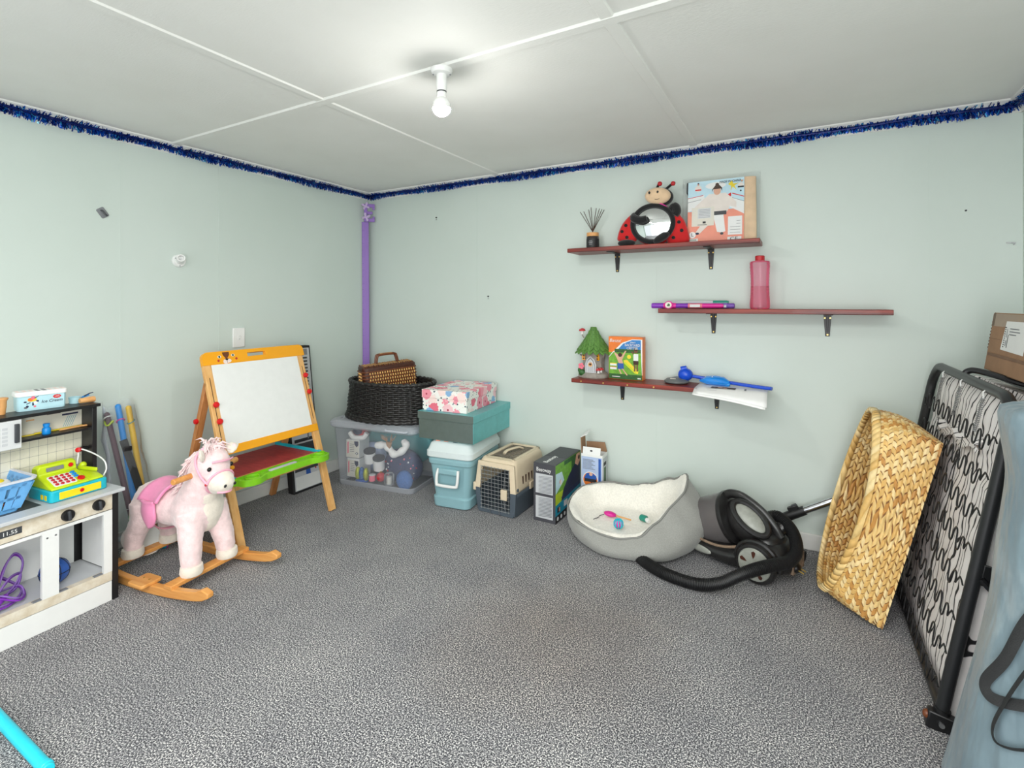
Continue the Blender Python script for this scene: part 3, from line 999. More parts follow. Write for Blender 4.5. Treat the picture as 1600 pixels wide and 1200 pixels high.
def fairy_house():
    t = thing('fairy_house', 'stone effect fairy house ornament with a green leaf roof', 'ornament', (-1.04, 2.79, S3))
    b = MB('stone_grey')
    rings = []
    for r, z in ((.088, 0), (.09, .012), (.078, .026), (.064, .034), (.06, .06), (.062, .1), (.068, .14), (.076, .165), (.05, .18)):
        ring = []
        for j in range(48):
            a = 2 * PI * j / 48
            k = 1 + (.035 * math.sin(a * 9) + .02 * math.sin(a * 17 + z * 60)) * (1 if z > .02 else .6)
            ring.append((r * k * math.cos(a), r * k * .82 * math.sin(a), z))
        rings.append(ring)
    b.rings(rings)
    b.build('trunk_wall', t, smooth=60)
    # roof of overlapping leaves
    rf = MB('leaf_dark')
    rf.lathe([(.0, .15), (.088, .152), (.07, .19), (.04, .235), (.02, .27), (.012, .285), (.0, .287)], 24, sy=.85)
    ro = rf.build('roof_core', t)
    leaf = None
    for row, (r, z, n, tilt, s) in enumerate(((.096, .15, 17, 50, 1.0), (.085, .172, 15, 52, 1.0), (.068, .196, 13, 56, .95), (.05, .22, 11, 60, .9), (.034, .244, 9, 66, .85), (.02, .266, 7, 72, .75))):
        for k in range(n):
            a = 2 * PI * (k + .5 * (row % 2)) / n
            M = Matrix.Translation((r * math.cos(a), r * .86 * math.sin(a), z)) @ Euler((0, 0, a)).to_matrix().to_4x4() @ Euler((0, R(tilt + 2), 0)).to_matrix().to_4x4() @ Matrix.Scale(s, 4)
            if leaf is None:
                lb = MB('roof_leaf')
                pts = [(-.03, -.012), (-.004, -.017), (.012, -.011), (.021, 0), (.012, .011), (-.004, .017), (-.03, .012)]
                top = [(x, y, .0032 - 12 * y * y) for x, y in pts]
                bot = [(x, y, -.0014 - 12 * y * y) for x, y in pts]
                lb.rings([bot, top])
                lb.poly([(-.03, -.0012, .0045), (.02, -.0008, .003), (.02, .0008, .003), (-.03, .0012, .0045)])
                leaf = lb.build('roof_leaf', ro, smooth=0)
                leaf.matrix_local = M
            else:
                share(leaf, 'roof_leaf', M, ro)
    # door
    M = XZ(.002, -.054, .03)
    d = MB('light_grey').at(M).prism([(-.022, 0), (.022, 0), (.024, .04), (.016, .065), (0, .08), (-.016, .065), (-.024, .04)], -.006, .004).build('door', t)
    for x in (-.012, -.004, .004, .012):
        MB('grey').at(M).box(x - .0006, x + .0006, .004, .045, .004, .0048).build('board_gap', d, smooth=0)
    MB('toy_wood').at(M).prism(circ(0, .047, .0125, 16), .003, .006).build('door_light', d)
    MB('hair_brown').at(M).prism(circ(0, .048, .008, 14, .006), .006, .0068).build('door_opening', d, smooth=0)
    MB('light_grey').at(M).tube([(-.028, 0, 0), (-.03, .045, 0), (-.02, .072, .001), (0, .09, .002), (.02, .072, .001), (.03, .045, 0), (.028, 0, 0)], .005, 8).build('door_arch', t)
    for x in (-.042, .04):
        w = MB('orange_paint').at(XZ(x, -.053 + abs(x) * .28, .118) @ TR(ry=-x * 700)).prism([(-.011, -.018), (.011, -.018), (.012, .004), (.006, .018), (0, .021), (-.006, .018), (-.012, .004)], -.004, .004).build('window_frame', t, bevel=.001)
        for px, pz in ((-.005, -.009), (.005, -.009), (-.0045, .006), (.0045, .006)):
            MB('hair_brown').at(XZ(x, -.053 + abs(x) * .28, .118) @ TR(ry=-x * 700)).prism(rect(px - .0032, px + .0032, pz - .005, pz + .005), .004, .0048).build('pane', w, smooth=0)
    # flowers and toadstools
    fl = MB('leaf_dark').at(TR(-.052, -.055, .03)).ell((0, 0, 0), (.02, .014, .02), 10, 7).ell((-.012, -.006, .012), (.009, .006, .014), 8, 6).build('leaf_clump', t)
    fp = MB('pink_print')
    for k in range(5):
        a = 2 * PI * k / 5
        fp.ell((-.05 + .011 * math.cos(a), -.066, .066 + .011 * math.sin(a)), (.0085, .005, .0085), 10, 6)
    fp.build('flower', t)
    def toadstool(x, y, z, s, nm='toadstool'):
        st = MB('white').at(TR(x, y, z, s=s)).lathe([(.0, 0), (.006, 0), (.0045, .016), (.0, .017)], 10).build(nm, t)
        MB('garnet').at(TR(x, y, z + .013 * s, s=s)).lathe([(.0, 0), (.013, 0), (.0115, .006), (.006, .01), (.0, .0115)], 14).build('toadstool_cap', st)
        for a in (10, 130, 250):
            MB('white').at(TR(x, y, z + .013 * s, s=s)).ell((.008 * math.cos(R(a)), .008 * math.sin(R(a)), .0075), .002, 8, 5).build('cap_spot', st)
    toadstool(.05, -.055, .03, 1.25)
    toadstool(.062, -.045, .034, 1.15)
    toadstool(-.062, -.02, .245, 1.5)
    MB('stone_grey').tube([(-.055, -.01, .225), (-.06, -.018, .235), (-.062, -.02, .248)], .004, 8).build('twig_perch', t)
    MB('stone_grey').cyl((-.06, 0, .118), (-.084, -.004, .125), .007, .004, 8).build('branch_stub', t)
    MB('stone_grey').cyl((.06, -.01, .118), (.083, -.02, .155), .006, .003, 8).build('branch_stub', t)
fairy_house()

def toy_box():
    t = thing('sprinkler_toy_box', 'orange and green boxed garden sprinkler toy beside the fairy house', 'box', (-.845, 2.795, S3), (0, 0, -2))
    bx('carton', t, 'orange_print', -.098, .098, -.026, .026, 0, .238, .0015)
    W, H = .096, .236
    arc = [(.09 - .165 * math.cos(R(a)), .215 - .19 + .19 * math.sin(R(a))) for a in range(0, 91, 15)]
    sh = [('orange_print', rect(-W, W, .002, H)), ('white', [(-W, .10), (-W, .03), (W, .03), (W, .226), (.04, .226), (-.02, .204), (-.06, .165)]),
          ('sky_blue_print', [(-W, .09), (-W, .05), (.088, .05), (.088, .222), (.04, .222), (-.012, .2), (-.05, .16)]),
          ('leaf_dark', rect(-.062, .088, .148, .17)), ('grass_print', [(-W, .15), (-W, .002), (W, .002), (.088, .15)]), ('white', [(-W, .124), (-W, .119), (-.064, .156), (-.07, .156)]),
          ('leaf_dark', rect(-W, W, .002, .03)),
          ('skin', [(-.05, .12), (-.035, .085), (-.01, .085), (-.018, .11), (.006, .16), (.0, .162), (-.025, .125), (-.06, .15), (-.064, .145)]), ('hair_brown', circ(-.03, .137, .012)),
          ('blue_print', [(-.045, .09), (-.01, .09), (-.008, .06), (-.045, .055)]), ('skin', [(-.02, .06), (-.012, .06), (.014, .026), (.008, .024)]), ('skin', [(-.04, .058), (-.032, .058), (-.02, .03), (-.027, .03)]),
          ('yellow_print', [(-.01, .108), (.01, .112), (.075, .05), (.072, .036), (.055, .038), (-.005, .09)]), ('lime', [(.0, .1), (.062, .044), (.058, .04), (-.005, .092)]),
          ('skin_dark', circ(.06, .162, .011, 14, .014)), ('hair_brown', circ(.06, .171, .012, 14, .008)), ('white', rect(.047, .074, .108, .146)), ('skin_dark', [(.045, .14), (.035, .158), (.04, .16), (.05, .146)]),
          ('hair_brown', rect(.046, .075, .086, .108)), ('skin_dark', rect(.05, .058, .05, .088)), ('skin_dark', rect(.064, .072, .05, .088)),
          ('yellow_print', circ(.022, .128, .0115)), ('white', rect(-.088, -.05, .075, .09)), ('white', rect(-.088, -.05, .054, .069)), ('yellow_print', rect(-.088, -.05, .086, .09)), ('orange_print', rect(-.088, -.05, .066, .069)),
          ('white', rect(-.076, -.03, .013, .0165)), ('white', rect(.07, .088, .008, .014))]
    f = print_part('printed_front', t, XZ(0, -.026, 0), sh)
    text('lettering', 'Banzai', .026, 'white', f, XZ(-.058, -.0325, .216), .0004, shear=.3)
    text('lettering', 'SPRAY', .011, 'white', f, XZ(.045, -.0325, .208), .0004)
    text('lettering', 'BACKYARD', .02, 'white', f, XZ(.042, -.0325, .193), .0008, xs=.82)
    text('lettering', 'CRITTER', .02, 'white', f, XZ(.042, -.0325, .176), .0008, xs=.82)
toy_box()

def shelf_clutter():
    t = thing('round_speaker', 'flat round dark grey puck on the lowest shelf', 'gadget', (-.572, 2.785, S3))
    MB('puck_grey').lathe([(.0, 0), (.052, 0), (.064, .008), (.064, .014), (.05, .024), (.0, .03)], 32).build('shell', t)
    MB('grey').at(TR(.006, -.012, .02, rx=14)).lathe([(.0, 0), (.036, 0), (.034, .006), (.0, .007)], 26).build('top_disc', t)
    MB('off_white').at(TR(-.012, -.03, .0262, rx=20)).box(-.014, .014, -.004, .004, 0, .001).build('sticker', t, smooth=0)
    # papers drooping over the shelf edge
    def sheet(dx, dy, dz, L=.325, D=.235):
        def fn(u, v):
            x = dx + L * u
            y = 2.845 - dy - D * v
            over = max(0, 2.672 - y)
            z = S3 + .0012 + dz + .003 * math.sin(u * 5 + dx * 30) * v - over * (.35 + .65 * u)
            return (x, y - .03 * u * v, z + .006 * (u > .8) * (u - .8))
        return fn
    for i, (dx, dy, dz, L, nm, lab) in enumerate(((-.462, 0, 0, .325, 'booklet', 'white instruction booklet drooping over the lowest shelf end'), (-.448, -.006, .0045, .316, 'paper_sheet', 'printed white sheet on the booklet under the blue launcher'))):
        o = MB('white').grid(sheet(dx, dy, dz, L), 14, 10).build(nm, smooth=80, solid=.003)
        tag(o, lab, 'paper')
        if i == 1:
            f = sheet(dx, dy, dz + .0018, L)
            def patch(u0, u1, v0, v1, m, n):
                MB(m).grid(lambda u, v: f(u0 + (u1 - u0) * u, v0 + (v1 - v0) * v), 4, 2).build(n, o)
            patch(.2, .56, .56, .76, 'hair_brown', 'photo_print')
            MB('skin').grid(lambda u, v: f(.3 + .14 * u, .61 + .09 * v + .05 * u), 3, 1).build('photo_print', o)
            patch(.68, .71, .6, .76, 'ink_soft', 'text_line')
            for k in range(4):
                patch(.1 + .02 * k, .3, .68 + .05 * k, .69 + .05 * k, 'light_grey', 'text_line')
            patch(.78, .82, .25, .36, 'ink_soft', 'text_line')
    # ball launcher
    t = thing('ball_launcher', 'long blue plastic ball thrower lying across the lowest shelf', 'toy', (-.508, 2.80, S3 + .012))
    MB('blue_plastic').ell((-.02, -.005, .036), (.038, .034, .034), 22, 14).build('ball_cup', t)
    MB('blue_plastic').cyl((-.04, -.008, .062), (-.012, -.008, .072), .016, .013, 14).build('cup_rim', t)
    MB('blue_plastic').tube(spline([(.005, 0, .03), (.09, -.006, .022), (.2, -.03, .013), (.33, -.07, .008), (.392, -.088, .007)], 6), lambda s: .011 + .004 * s, 10, flat=.009).build('handle', t)
    w = MB('azure_wrap')
    w.rings([[(x, -.022 - .2 * (x - .07) + r * 1.5 * math.cos(a) * (1 + .12 * math.sin(3 * a + x * 90)), z + r * math.sin(a)) for a in [2 * PI * j / 14 for j in range(14)]] for x, r, z in ((.055, .006, .012), (.075, .014, .014), (.09, .022, .018), (.13, .026, .0195), (.175, .024, .018), (.2, .013, .011))])
    w.build('plastic_wrap', t)
    MB('azure').at(TR(.155, -.05, .008, rz=-12)).at(TR(.155, -.052, .008, rz=-10, ry=90)).lathe([(.0, 0), (.011, 0), (.0115, .04), (.008, .05), (.0, .051)], 14).build('grip_end', t)
    MB('pale_grey').at(TR(.125, -.045, .041, rz=-12, rx=15)).box(-.006, .006, -.012, .012, 0, .001).build('wrap_label', t, smooth=0)
shelf_clutter()
# ------------------------------------------------------------------ toy kitchen and what is on it
KA = 4.9
KR = (-2.416, 1.006, 0)
KM = TR(*KR, rz=KA)
def kpos(x, y, z):
    return KM @ Vector((x, y, z))

def kitchen():
    t = thing('toy_kitchen', 'white and black wooden play kitchen with two open ovens', 'play kitchen', KR, (0, 0, KA))
    W = .64
    for y0, y1 in ((-.022, 0), (-W, -W + .022)):
        s = bx('side_panel', t, 'black', -.24, 0, y0, y1, 0, .434, .001)
        inner = y0 if y0 > -.3 else y1
        bx('inner_lining', s, 'white', -.215, -.014, min(inner, inner - .002 * (1 if y0 > -.3 else -1)), max(inner, inner - .002 * (1 if y0 > -.3 else -1)), .12, .43)
    bx('plinth', t, 'white', -.22, -.002, -W + .023, -.0225, 0, .0795, .001)
    bx('bottom_rail', t, 'beige_board', -.03, 0, -W + .0225, -.0225, .0815, .118, .001)
    bx('oven_floor', t, 'light_grey', -.232, -.03, -W + .0225, -.0225, .1, .116)
    bx('oven_back', t, 'white', -.234, -.231, -W + .03, -.046, .1, .43)
    bx('back_gap_strip', t, 'black', -.236, -.2345, -W + .02, -.02, .1, .43)
    bx('top_frame_rail', t, 'white', -.013, 0, -W + .0225, -.0225, .355, .3665)
    for y0, y1 in ((-.052, -.0225), (-.247, -.197), (-.443, -.393), (-W + .0225, -W + .052)):
        o = bx('oven_stile', t, 'white', -.013, 0, y0, y1, .118, .355)
        if y1 == -.197:
            for y, z in ((-.232, .338), (-.207, .34)):
                MB('steel').cyl((-.001, y, z), (.0008, y, z), .0035, n=8).build('screw', o)
    for y in (-.182, -.068, -.257):
        bx('hinge', t, 'grey', -.018, -.002, y - .014, y + .014, .118, .1215)
    bx('shadow_board', t, 'black', -.02, -.006, -W + .023, -.0225, .36, .434)
    c = bx('control_panel', t, 'beige_board', -.008, .001, -W + .0225, -.0225, .3695, .432, .001)
    k = bx('clock_panel', t, 'dark_grey', .001, .0018, -.392, -.304, .389, .4125)
    text('clock_digits', '11.55', .019, 'white', k, YZ(.002, -.337, .4), .0003, xs=1.0)
    for y, z in ((-.172, .4), (-.072, .4025)):
        kn = MB('black').at(TR(.001, y, z, ry=90)).lathe([(.0, 0), (.0205, 0), (.0205, .01), (.018, .014), (.0, .014)], 26).build('knob', t)
        MB('dark_grey').at(TR(.001, y, z, rx=6)).box(.012, .022, -.0045, .0045, -.018, .018).build('grip', kn, bevel=.002)
    bx('counter', t, 'light_grey', -.25, .022, -W - .014, .014, .434, .4475, .0025)
    bx('hob_plate', t, 'dark_grey', -.2, -.055, -.55, -.226, .4475, .4485)
    bx('back_panel', t, 'cream_card', -.245, -.2355, -W + .002, -.002, .4475, .764)
    # printed tile wall: single tiles with open joints
    grout = bx('tile_grout', t, 'grey', -.2355, -.2352, -W + .02, -.018, .4475, .67)
    first = None
    tw, th = .0285, .036
    for i in range(21):
        for j in range(6):
            M = Matrix.Translation((-.2352, -.0185 - tw * (i + 1) + .0006, .449 + th * j))
            if first is None:
                first = MB('cream_card').box(0, .0009, 0, tw - .0011, 0, th - .0011).build('tile', t, smooth=0)
                first.matrix_local = M
            else:
                share(first, 'tile', M, t)
    for y0, y1 in ((-.0165, 0), (-W, -W + .0165)):
        bx('upper_side', t, 'black', -.236, -.155, y0, y1, .4475, .764, .001)
    bx('spice_shelf', t, 'black', -.235, -.158, -W + .017, -.017, .672, .681)
    bx('top_shelf', t, 'black', -.268, -.15, -W - .012, .012, .764, .7765, .001)
    bx('shelf_back_print', t, 'cream_card', -.235, -.2345, -.40, -.017, .682, .763)
    up = print_part('utensil_print', t, YZ(-.2345, 0, 0), [('off_white', rect(-.39, -.02, .684, .762)), ('toy_wood', rect(-.2, -.175, .735, .74)), ('hair_brown', rect(-.135, -.09, .748, .752)), ('navy', rect(-.085, -.03, .735, .742))] +
                    [('teal_print', [(-.082 + i * .007, .69), (-.0805 + i * .007, .69), (-.0635 + i * .007, .732), (-.065 + i * .007, .732)]) for i in range(5)])
    m = bx('microwave_door', t, 'pale_grey', -.162, -.152, -.42, -.245, .655, .762, .0015)
    bx('door_handle', m, 'dark_grey', -.152, -.141, -.267, -.254, .678, .748, .002)
    for r in range(5):
        for q in range(3):
            y, z = -.335 + q * .021, .676 + r * .0145
            b = MB('light_grey').at(YZ(-.1519, y, z))
            b.prism(rrect(-.0075, .0075, -.0048, .0048, .002), 0, .001)
            b.build('keypad_button', m, smooth=0)
    bx('door_window', m, 'dark_grey', -.1522, -.1512, -.41, -.35, .672, .745)
    return t
kitchen()

def kthing(name, label, cat, x, y, z, rz=0, group=None):
    return thing(name, label, cat, kpos(x, y, z), (0, 0, KA + rz), group)

def register():
    t = kthing('toy_cash_register', 'lime and turquoise toy cash register on the play kitchen counter', 'toy', -.033, -.114, .4486, 1)
    # local: x towards the room, y along the counter
    base_ = MB('turquoise').prism(rrect(-.165, 0, -.095, .095, .014), 0, .043).build('base', t, bevel=.004)
    d = bx('drawer', t, 'yellow', -.002, .0015, -.068, .07, .006, .034, .002)
    MB('red').at(TR(.0015, .004, .021, ry=90)).lathe([(.0, 0), (.0075, 0), (.006, .003), (.0, .0035)], 16).build('drawer_button', d)
    for x in (-.06, -.035):
        bx('side_label', t, 'yellow', x - .008, x + .008, -.0958, -.0945, .008, .026, .001)
    pr = [(-.008, .043), (-.01, .05), (-.092, .083), (-.102, .088), (-.108, .118), (-.122, .124), (-.15, .118), (-.158, .043)]
    mb = MB('lime')
    def prof(y, k):
        return [(x, y, .043 + (z - .043) * k) for x, z in pr]
    mb.rings([prof(-.088, .86), prof(-.08, 1), prof(.03, 1), prof(.036, .92)])
    mb.build('keyboard_body', t, bevel=.004)
    mb = MB('lime')
    pr2 = [(-.012, .043), (-.014, .05), (-.09, .07), (-.13, .072), (-.155, .06), (-.158, .043)]
    mb.rings([[(x, y, z) for x, z in pr2] for y in (.034, .086)])
    mb.build('side_body', t, bevel=.005)
    # keypad on the slope
    sl = math.atan2(.033, -.082)
    ang = math.degrees(math.atan2(.083 - .05, .092 - .01))
    S = TR(-.051, -.03, .0665, ry=ang)          # x down the slope, normal up
    kp = MB('white').at(S).prism(rrect(-.034, .036, -.043, .03, .006), 0, .0012).build('keypad', t)
    for r in range(4):
        for q in range(4):
            MB('garnet').at(S @ Matrix.Translation((-.024 + r * .016, -.032 + q * .0172, .001))).lathe([(.0, 0), (.0066, 0), (.005, .0035), (.0, .004)], 12).build('number_key', kp)
    for r in range(3):
        MB('azure').at(S @ Matrix.Translation((-.03 + r * .015, .039, .0005))).lathe([(.0, 0), (.0075, 0), (.006, .0035), (.0, .004)], 12, sx=.8, sy=1.2).build('function_key', kp)
    MB('red').at(S @ Matrix.Translation((.02, .047, .0))).lathe([(.0, -.002), (.0125, -.002), (.0115, .005), (.0, .0065)], 18).build('enter_key', t)
    Dm = TR(-.1025, -.03, .103, ry=79)
    bx('display', t, 'grey', -.0075, .0075, -.034, .022, .0, .0032, .001, M=Dm)
    MB('red').at(Dm @ Matrix.Translation((.0, .046, .0))).lathe([(.0, 0), (.0085, 0), (.007, .004), (.0, .0045)], 16).build('display_button', t)
    MB('lime').ell((-.12, .066, .085), .013, 14, 10).build('scanner_cradle', t)
    MB('lime').at(TR(-.075, .06, .072, rz=10)).box(-.05, .05, -.004, .004, 0, .014).build('card_rail', t, bevel=.003)
    MB('red').at(TR(-.155, .07, .142, rx=80, rz=40)).lathe([(.0, -.014), (.009, -.014), (.01, .01), (.0, .012)], 14).build('scanner_tip', t)
    MB('black').at(TR(-.155, .087, .145, rx=80)).lathe([(.0, -.012), (.007, -.012), (.008, .008), (.0, .009)], 12).build('scanner_grip', t)
    MB('white').tube(spline([(-.13, .05, .09), (-.145, .062, .12), (-.15, .07, .145), (-.11, .098, .125), (-.055, .108, .1), (-.03, .104, .07), (-.035, .096, .043)], 8), .0028, 8).build('scanner_cord', t)
register()

def food_basket():
    t = kthing('toy_basket', 'light blue plastic shopping basket of play food on the counter', 'basket', -.15, -.37, .4486, 0)
    # flared basket: bottom half sizes -> rim half sizes
    def ring(k, z, grow=0):
        hx, hy = .078 + .032 * k + grow, .088 + .038 * k + grow
        return [(x, y, z) for x, y in rrect(-hx, hx, -hy, hy, .018 + .006 * k, 4)]
    H = .112
    bot = MB('basket_blue').rings([ring(0, 0), ring(.02, .006)]).build('basket_floor', t)
    # side walls of posts and bands so the slots are open
    wall = MB('basket_blue')
    def band(z0, z1):
        k0, k1 = z0 / H, z1 / H
        o0, o1, i1, i0 = ring(k0, z0), ring(k1, z1), ring(k1, z1, -.004), ring(k0, z0, -.004)
        wall.rings([o0, o1, i1, i0, ], False, False, True)
    band(.002, .014), band(.046, .056), band(.09, H)
    def post(side, a, w):
        pts = []
        for z in (.008, .1):
            k = z / H
            hx, hy = .078 + .032 * k, .088 + .038 * k
            s = a * (hy if side in 'xX' else hx) * .82
            for d in (0, -.004):
                if side in 'xX':
                    sg = 1 if side == 'x' else -1
                    pts.append([(sg * (hx + d), s - w, z), (sg * (hx + d), s + w, z)])
                else:
                    sg = 1 if side == 'y' else -1
                    pts.append([(s - w, sg * (hy + d), z), (s + w, sg * (hy + d), z)])
        v = [p for q in pts for p in q]
        wall.add(v, [(0, 1, 5, 4), (2, 3, 7, 6), (0, 4, 6, 2), (1, 5, 7, 3), (0, 1, 3, 2), (4, 5, 7, 6)])
    for sd in 'xX':
        for i in range(7):
            post(sd, -1.0 + i / 3, .0105 if i not in (0, 6) else .014)
    for sd in 'yY':
        for i in range(6):
            post(sd, -1.0 + i * .4, .0105 if i not in (0, 5) else .014)
    wall.build('basket_wall', t, smooth=30)
    rim = MB('basket_rim')
    rim.rings([ring(1, H - .004, .003), ring(1, H + .004, .005), ring(1, H + .004, -.005), ring(1, H - .004, -.004)], False, False, True)
    rim.build('rim', t, smooth=30)
    for y in (.03, .06):
        MB('basket_blue').ell((-.105, y, H + .006), (.006, .008, .007), 10, 6).build('hinge_lug', t)
    # play food lying in it
    g = 'play food in the blue basket'
    items = ((.015, .06, .02, 'yellow', 20, 'corn', 'yellow toy corn cob lying at the front of the blue basket'), (.03, .005, .022, 'yellow', -30, 'banana', 'yellow toy banana with dark tips in the blue basket'))
    for x, y, z, m, a, nm, lab in items:
        o = thing('toy_' + nm, lab, 'play food', kpos(-.15 + x, -.37 + y, .4486 + z), (0, 0, KA + a), g)
        MB(m).tube(spline([(-.03, -.012, 0), (-.01, .002, 0), (.012, .002, 0), (.032, -.012, .01)], 5), lambda s: .006 + .01 * math.sin(PI * (.1 + .85 * s)), 10).build('flesh', o)
        MB('hair_brown').ell((.034, -.013, .011), (.006, .006, .006), 8, 6).build('stalk', o)
    o = thing('toy_egg', 'white toy fried egg poking above the blue basket rim', 'play food', kpos(-.175, -.30, .4486 + .088), (0, 12, KA), g)
    MB('white').lathe([(.0, -.006), (.026, -.006), (.03, .0), (.024, .005), (.0, .007)], 18).build('egg_white', o)
    MB('yellow').ell((0, 0, .006), (.013, .013, .007), 14, 8).build('yolk', o)
    o = thing('toy_sausage', 'dark brown toy sausage across the middle of the blue basket', 'play food', kpos(-.16, -.375, .4486 + .07), (0, 0, KA + 50), g)
    MB('wicker_dark').tube(spline([(-.045, 0, 0), (-.015, .006, 0), (.015, .006, 0), (.045, 0, 0)], 5), lambda s: .006 + .009 * math.sin(PI * (.1 + .8 * s)), 10).build('sausage_skin', o)
    MB('garnet').ell((.048, 0, 0), .005, 8, 6).build('tied_end', o)
    o = thing('toy_tomato', 'small red toy tomato low in the blue basket corner', 'play food', kpos(-.105, -.30, .4486 + .024), (0, 0, 0), g)
    MB('garnet').ell((0, 0, 0), (.017, .017, .015), 14, 10).build('skin', o)
    MB('leaf_dark').lathe([(.0, .013), (.009, .0135), (.0, .0165)], 6).build('calyx', o)
    o = thing('toy_bread', 'tan toy bread roll under the egg in the blue basket', 'play food', kpos(-.18, -.31, .4486 + .04), (0, 0, 20), g)
    MB('toy_wood').ell((0, 0, 0), (.032, .022, .02), 16, 10).build('crust', o)
    MB('off_white').ell((0, 0, .012), (.02, .006, .01), 12, 8).build('scored_top', o)
food_basket()

def shelf_top_toys():
    t = kthing('ice_cream_tub', 'pale blue toy ice cream tub with a white lid on the top shelf', 'toy', -.245, -.152, .7772, -11)
    mb = MB('tin_blue')
    mb.rings([[(x * k, y * k2, z) for x, y in rrect(-.034, .034, -.074, .074, .012)] for z, k, k2 in ((0, .92, .96), (.006, .96, .98), (.06, 1, 1))])
    mb.build('tub', t)
    l = MB('white').rings([[(x * k, y * k2, z) for x, y in rrect(-.038, .038, -.078, .078, .013)] for z, k, k2 in ((.058, 1, 1), (.072, 1, 1), (.0745, .96, .98))]).build('lid', t)
    for i in range(8):
        y = -.066 + i * .019
        bx('lid_stripe', l, 'foam_pink' if i not in (3, 4) else 'grey', -.026, .03, y - .006, y + .004, .0745, .0752)
    M = YZ(.0318, 0, 0) @ TR(rx=2.4)
    f = print_part('printed_scene', t, M, [('tin_blue', rect(-.066, .066, .006, .056)), ('yellow_print', circ(-.03, .043, .014, 14, .008)), ('orange_print', circ(-.035, .044, .008, 12, .007)), ('pink_print', circ(-.027, .05, .007)), ('navy', [(-.024, .05), (-.01, .057), (-.012, .054), (-.022, .047)]),
                       ('navy', circ(-.05, .036, .005, 10, .003)), ('navy', [(-.046, .026), (-.034, .032), (-.036, .034), (-.047, .029)]), ('navy', rect(-.03, -.025, .02, .032)), ('navy', circ(-.015, .036, .005, 10, .004)),
                       ('white', circ(-.02, .03, .006)), ('pink_print', circ(-.022, .016, .004)), ('ink_soft', circ(-.048, .014, .006, 12, .004)), ('navy', circ(-.044, .018, .004)),
                       ('red', [(.044 + (.014 if i % 2 else .011) * math.cos(2 * PI * i / 20), .047 + (.008 if i % 2 else .0065) * math.sin(2 * PI * i / 20)) for i in range(20)])])
    text('lettering', 'Ice Cream', .0165, 'navy', f, M @ TR(.0285, .0315, .0018), .0004, shear=.25, xs=.92)
    text('lettering', '100%', .0075, 'white', f, M @ TR(.044, .047, .0022), .0003)
    g = kthing('toy_rolling_pin', 'short round wooden toy peg lying at the end of the top shelf', 'toy', -.205, -.012, .7772 + .0125, 0)
    MB('toy_wood').at(TR(0, -.026, 0, rx=-90)).lathe([(.0, 0), (.0095, 0), (.0105, .003), (.0125, .05), (.0115, .053), (.0, .0535)], 20).build('peg', g)
    MB('toy_wood').at(TR(0, .0275, 0, rx=-90)).lathe([(.0, 0), (.006, 0), (.005, .0015), (.0, .002)], 14).build('end_boss', g)
    c = kthing('toy_ice_cream_cone', 'tan wooden toy ice cream cone at the left end of the top shelf', 'toy', -.235, -.272, .7772, 0)
    MB('toy_wood').lathe([(.0, 0), (.011, 0), (.0135, .022), (.0145, .026), (.015, .05), (.0185, .056), (.0185, .062), (.012, .064), (.0, .064)], 20).build('wafer_cone', c)
    MB('toy_wood').lathe([(.0186, .056), (.0195, .059), (.0186, .062)], 20, cap=False).build('cone_rim', c)
    b = kthing('toy_saucepan', 'small light blue toy pan behind the wooden peg', 'toy', -.247, -.035, .7772, 0)
    MB('cyan_plastic').lathe([(.0, 0), (.019, 0), (.021, .022), (.0225, .026), (.0205, .026), (.018, .004), (.0, .004)], 22).build('pan', b)
    for o_ in b.children:
        o_.data.materials[0] = MT['tin_blue']
    MB('azure').tube([(.0, .02, .02), (.0, .04, .024), (0, .05, .028)], .004, 8).build('pan_handle', b)
    MB('navy').tube([(.004, .03, .025), (.006, .05, .034), (.008, .062, .036)], .0022, 6).build('spoon_in_pan', b)
    j = kthing('toy_jar', 'bright blue toy jar on the middle shelf of the play kitchen', 'toy', -.19, -.155, .6812, 0)
    MB('azure').lathe([(.0, 0), (.0125, 0), (.014, .003), (.014, .019), (.012, .025), (.0085, .028), (.0085, .032)], 22, cap=True).build('jar_body', j)
    MB('azure').lathe([(.0, .031), (.0105, .031), (.011, .04), (.0095, .042), (.0, .042)], 20).build('jar_lid', j)
    s = kthing('toy_spatula', 'yellow toy spatula lying along the back of the middle shelf', 'toy', -.222, -.12, .6812, 0)
    bx('handle', s, 'yellow_print', -.005, .005, -.06, .1, 0, .006, .002)
    bx('blade', s, 'yellow_print', -.009, .009, -.1, -.06, 0, .003, .001)
    w = kthing('toy_wooden_spoon', 'plain wooden toy spoon lying before the yellow spatula', 'toy', -.198, -.075, .6812 + .0042, 2)
    MB('toy_wood').tube([(0, -.035, 0), (0, .04, .001)], .0038, 8).build('handle', w)
    MB('toy_wood').at(TR(0, .055, 0)).ell((0, 0, 0), (.009, .019, .004), 14, 8).build('bowl', w)
shelf_top_toys()

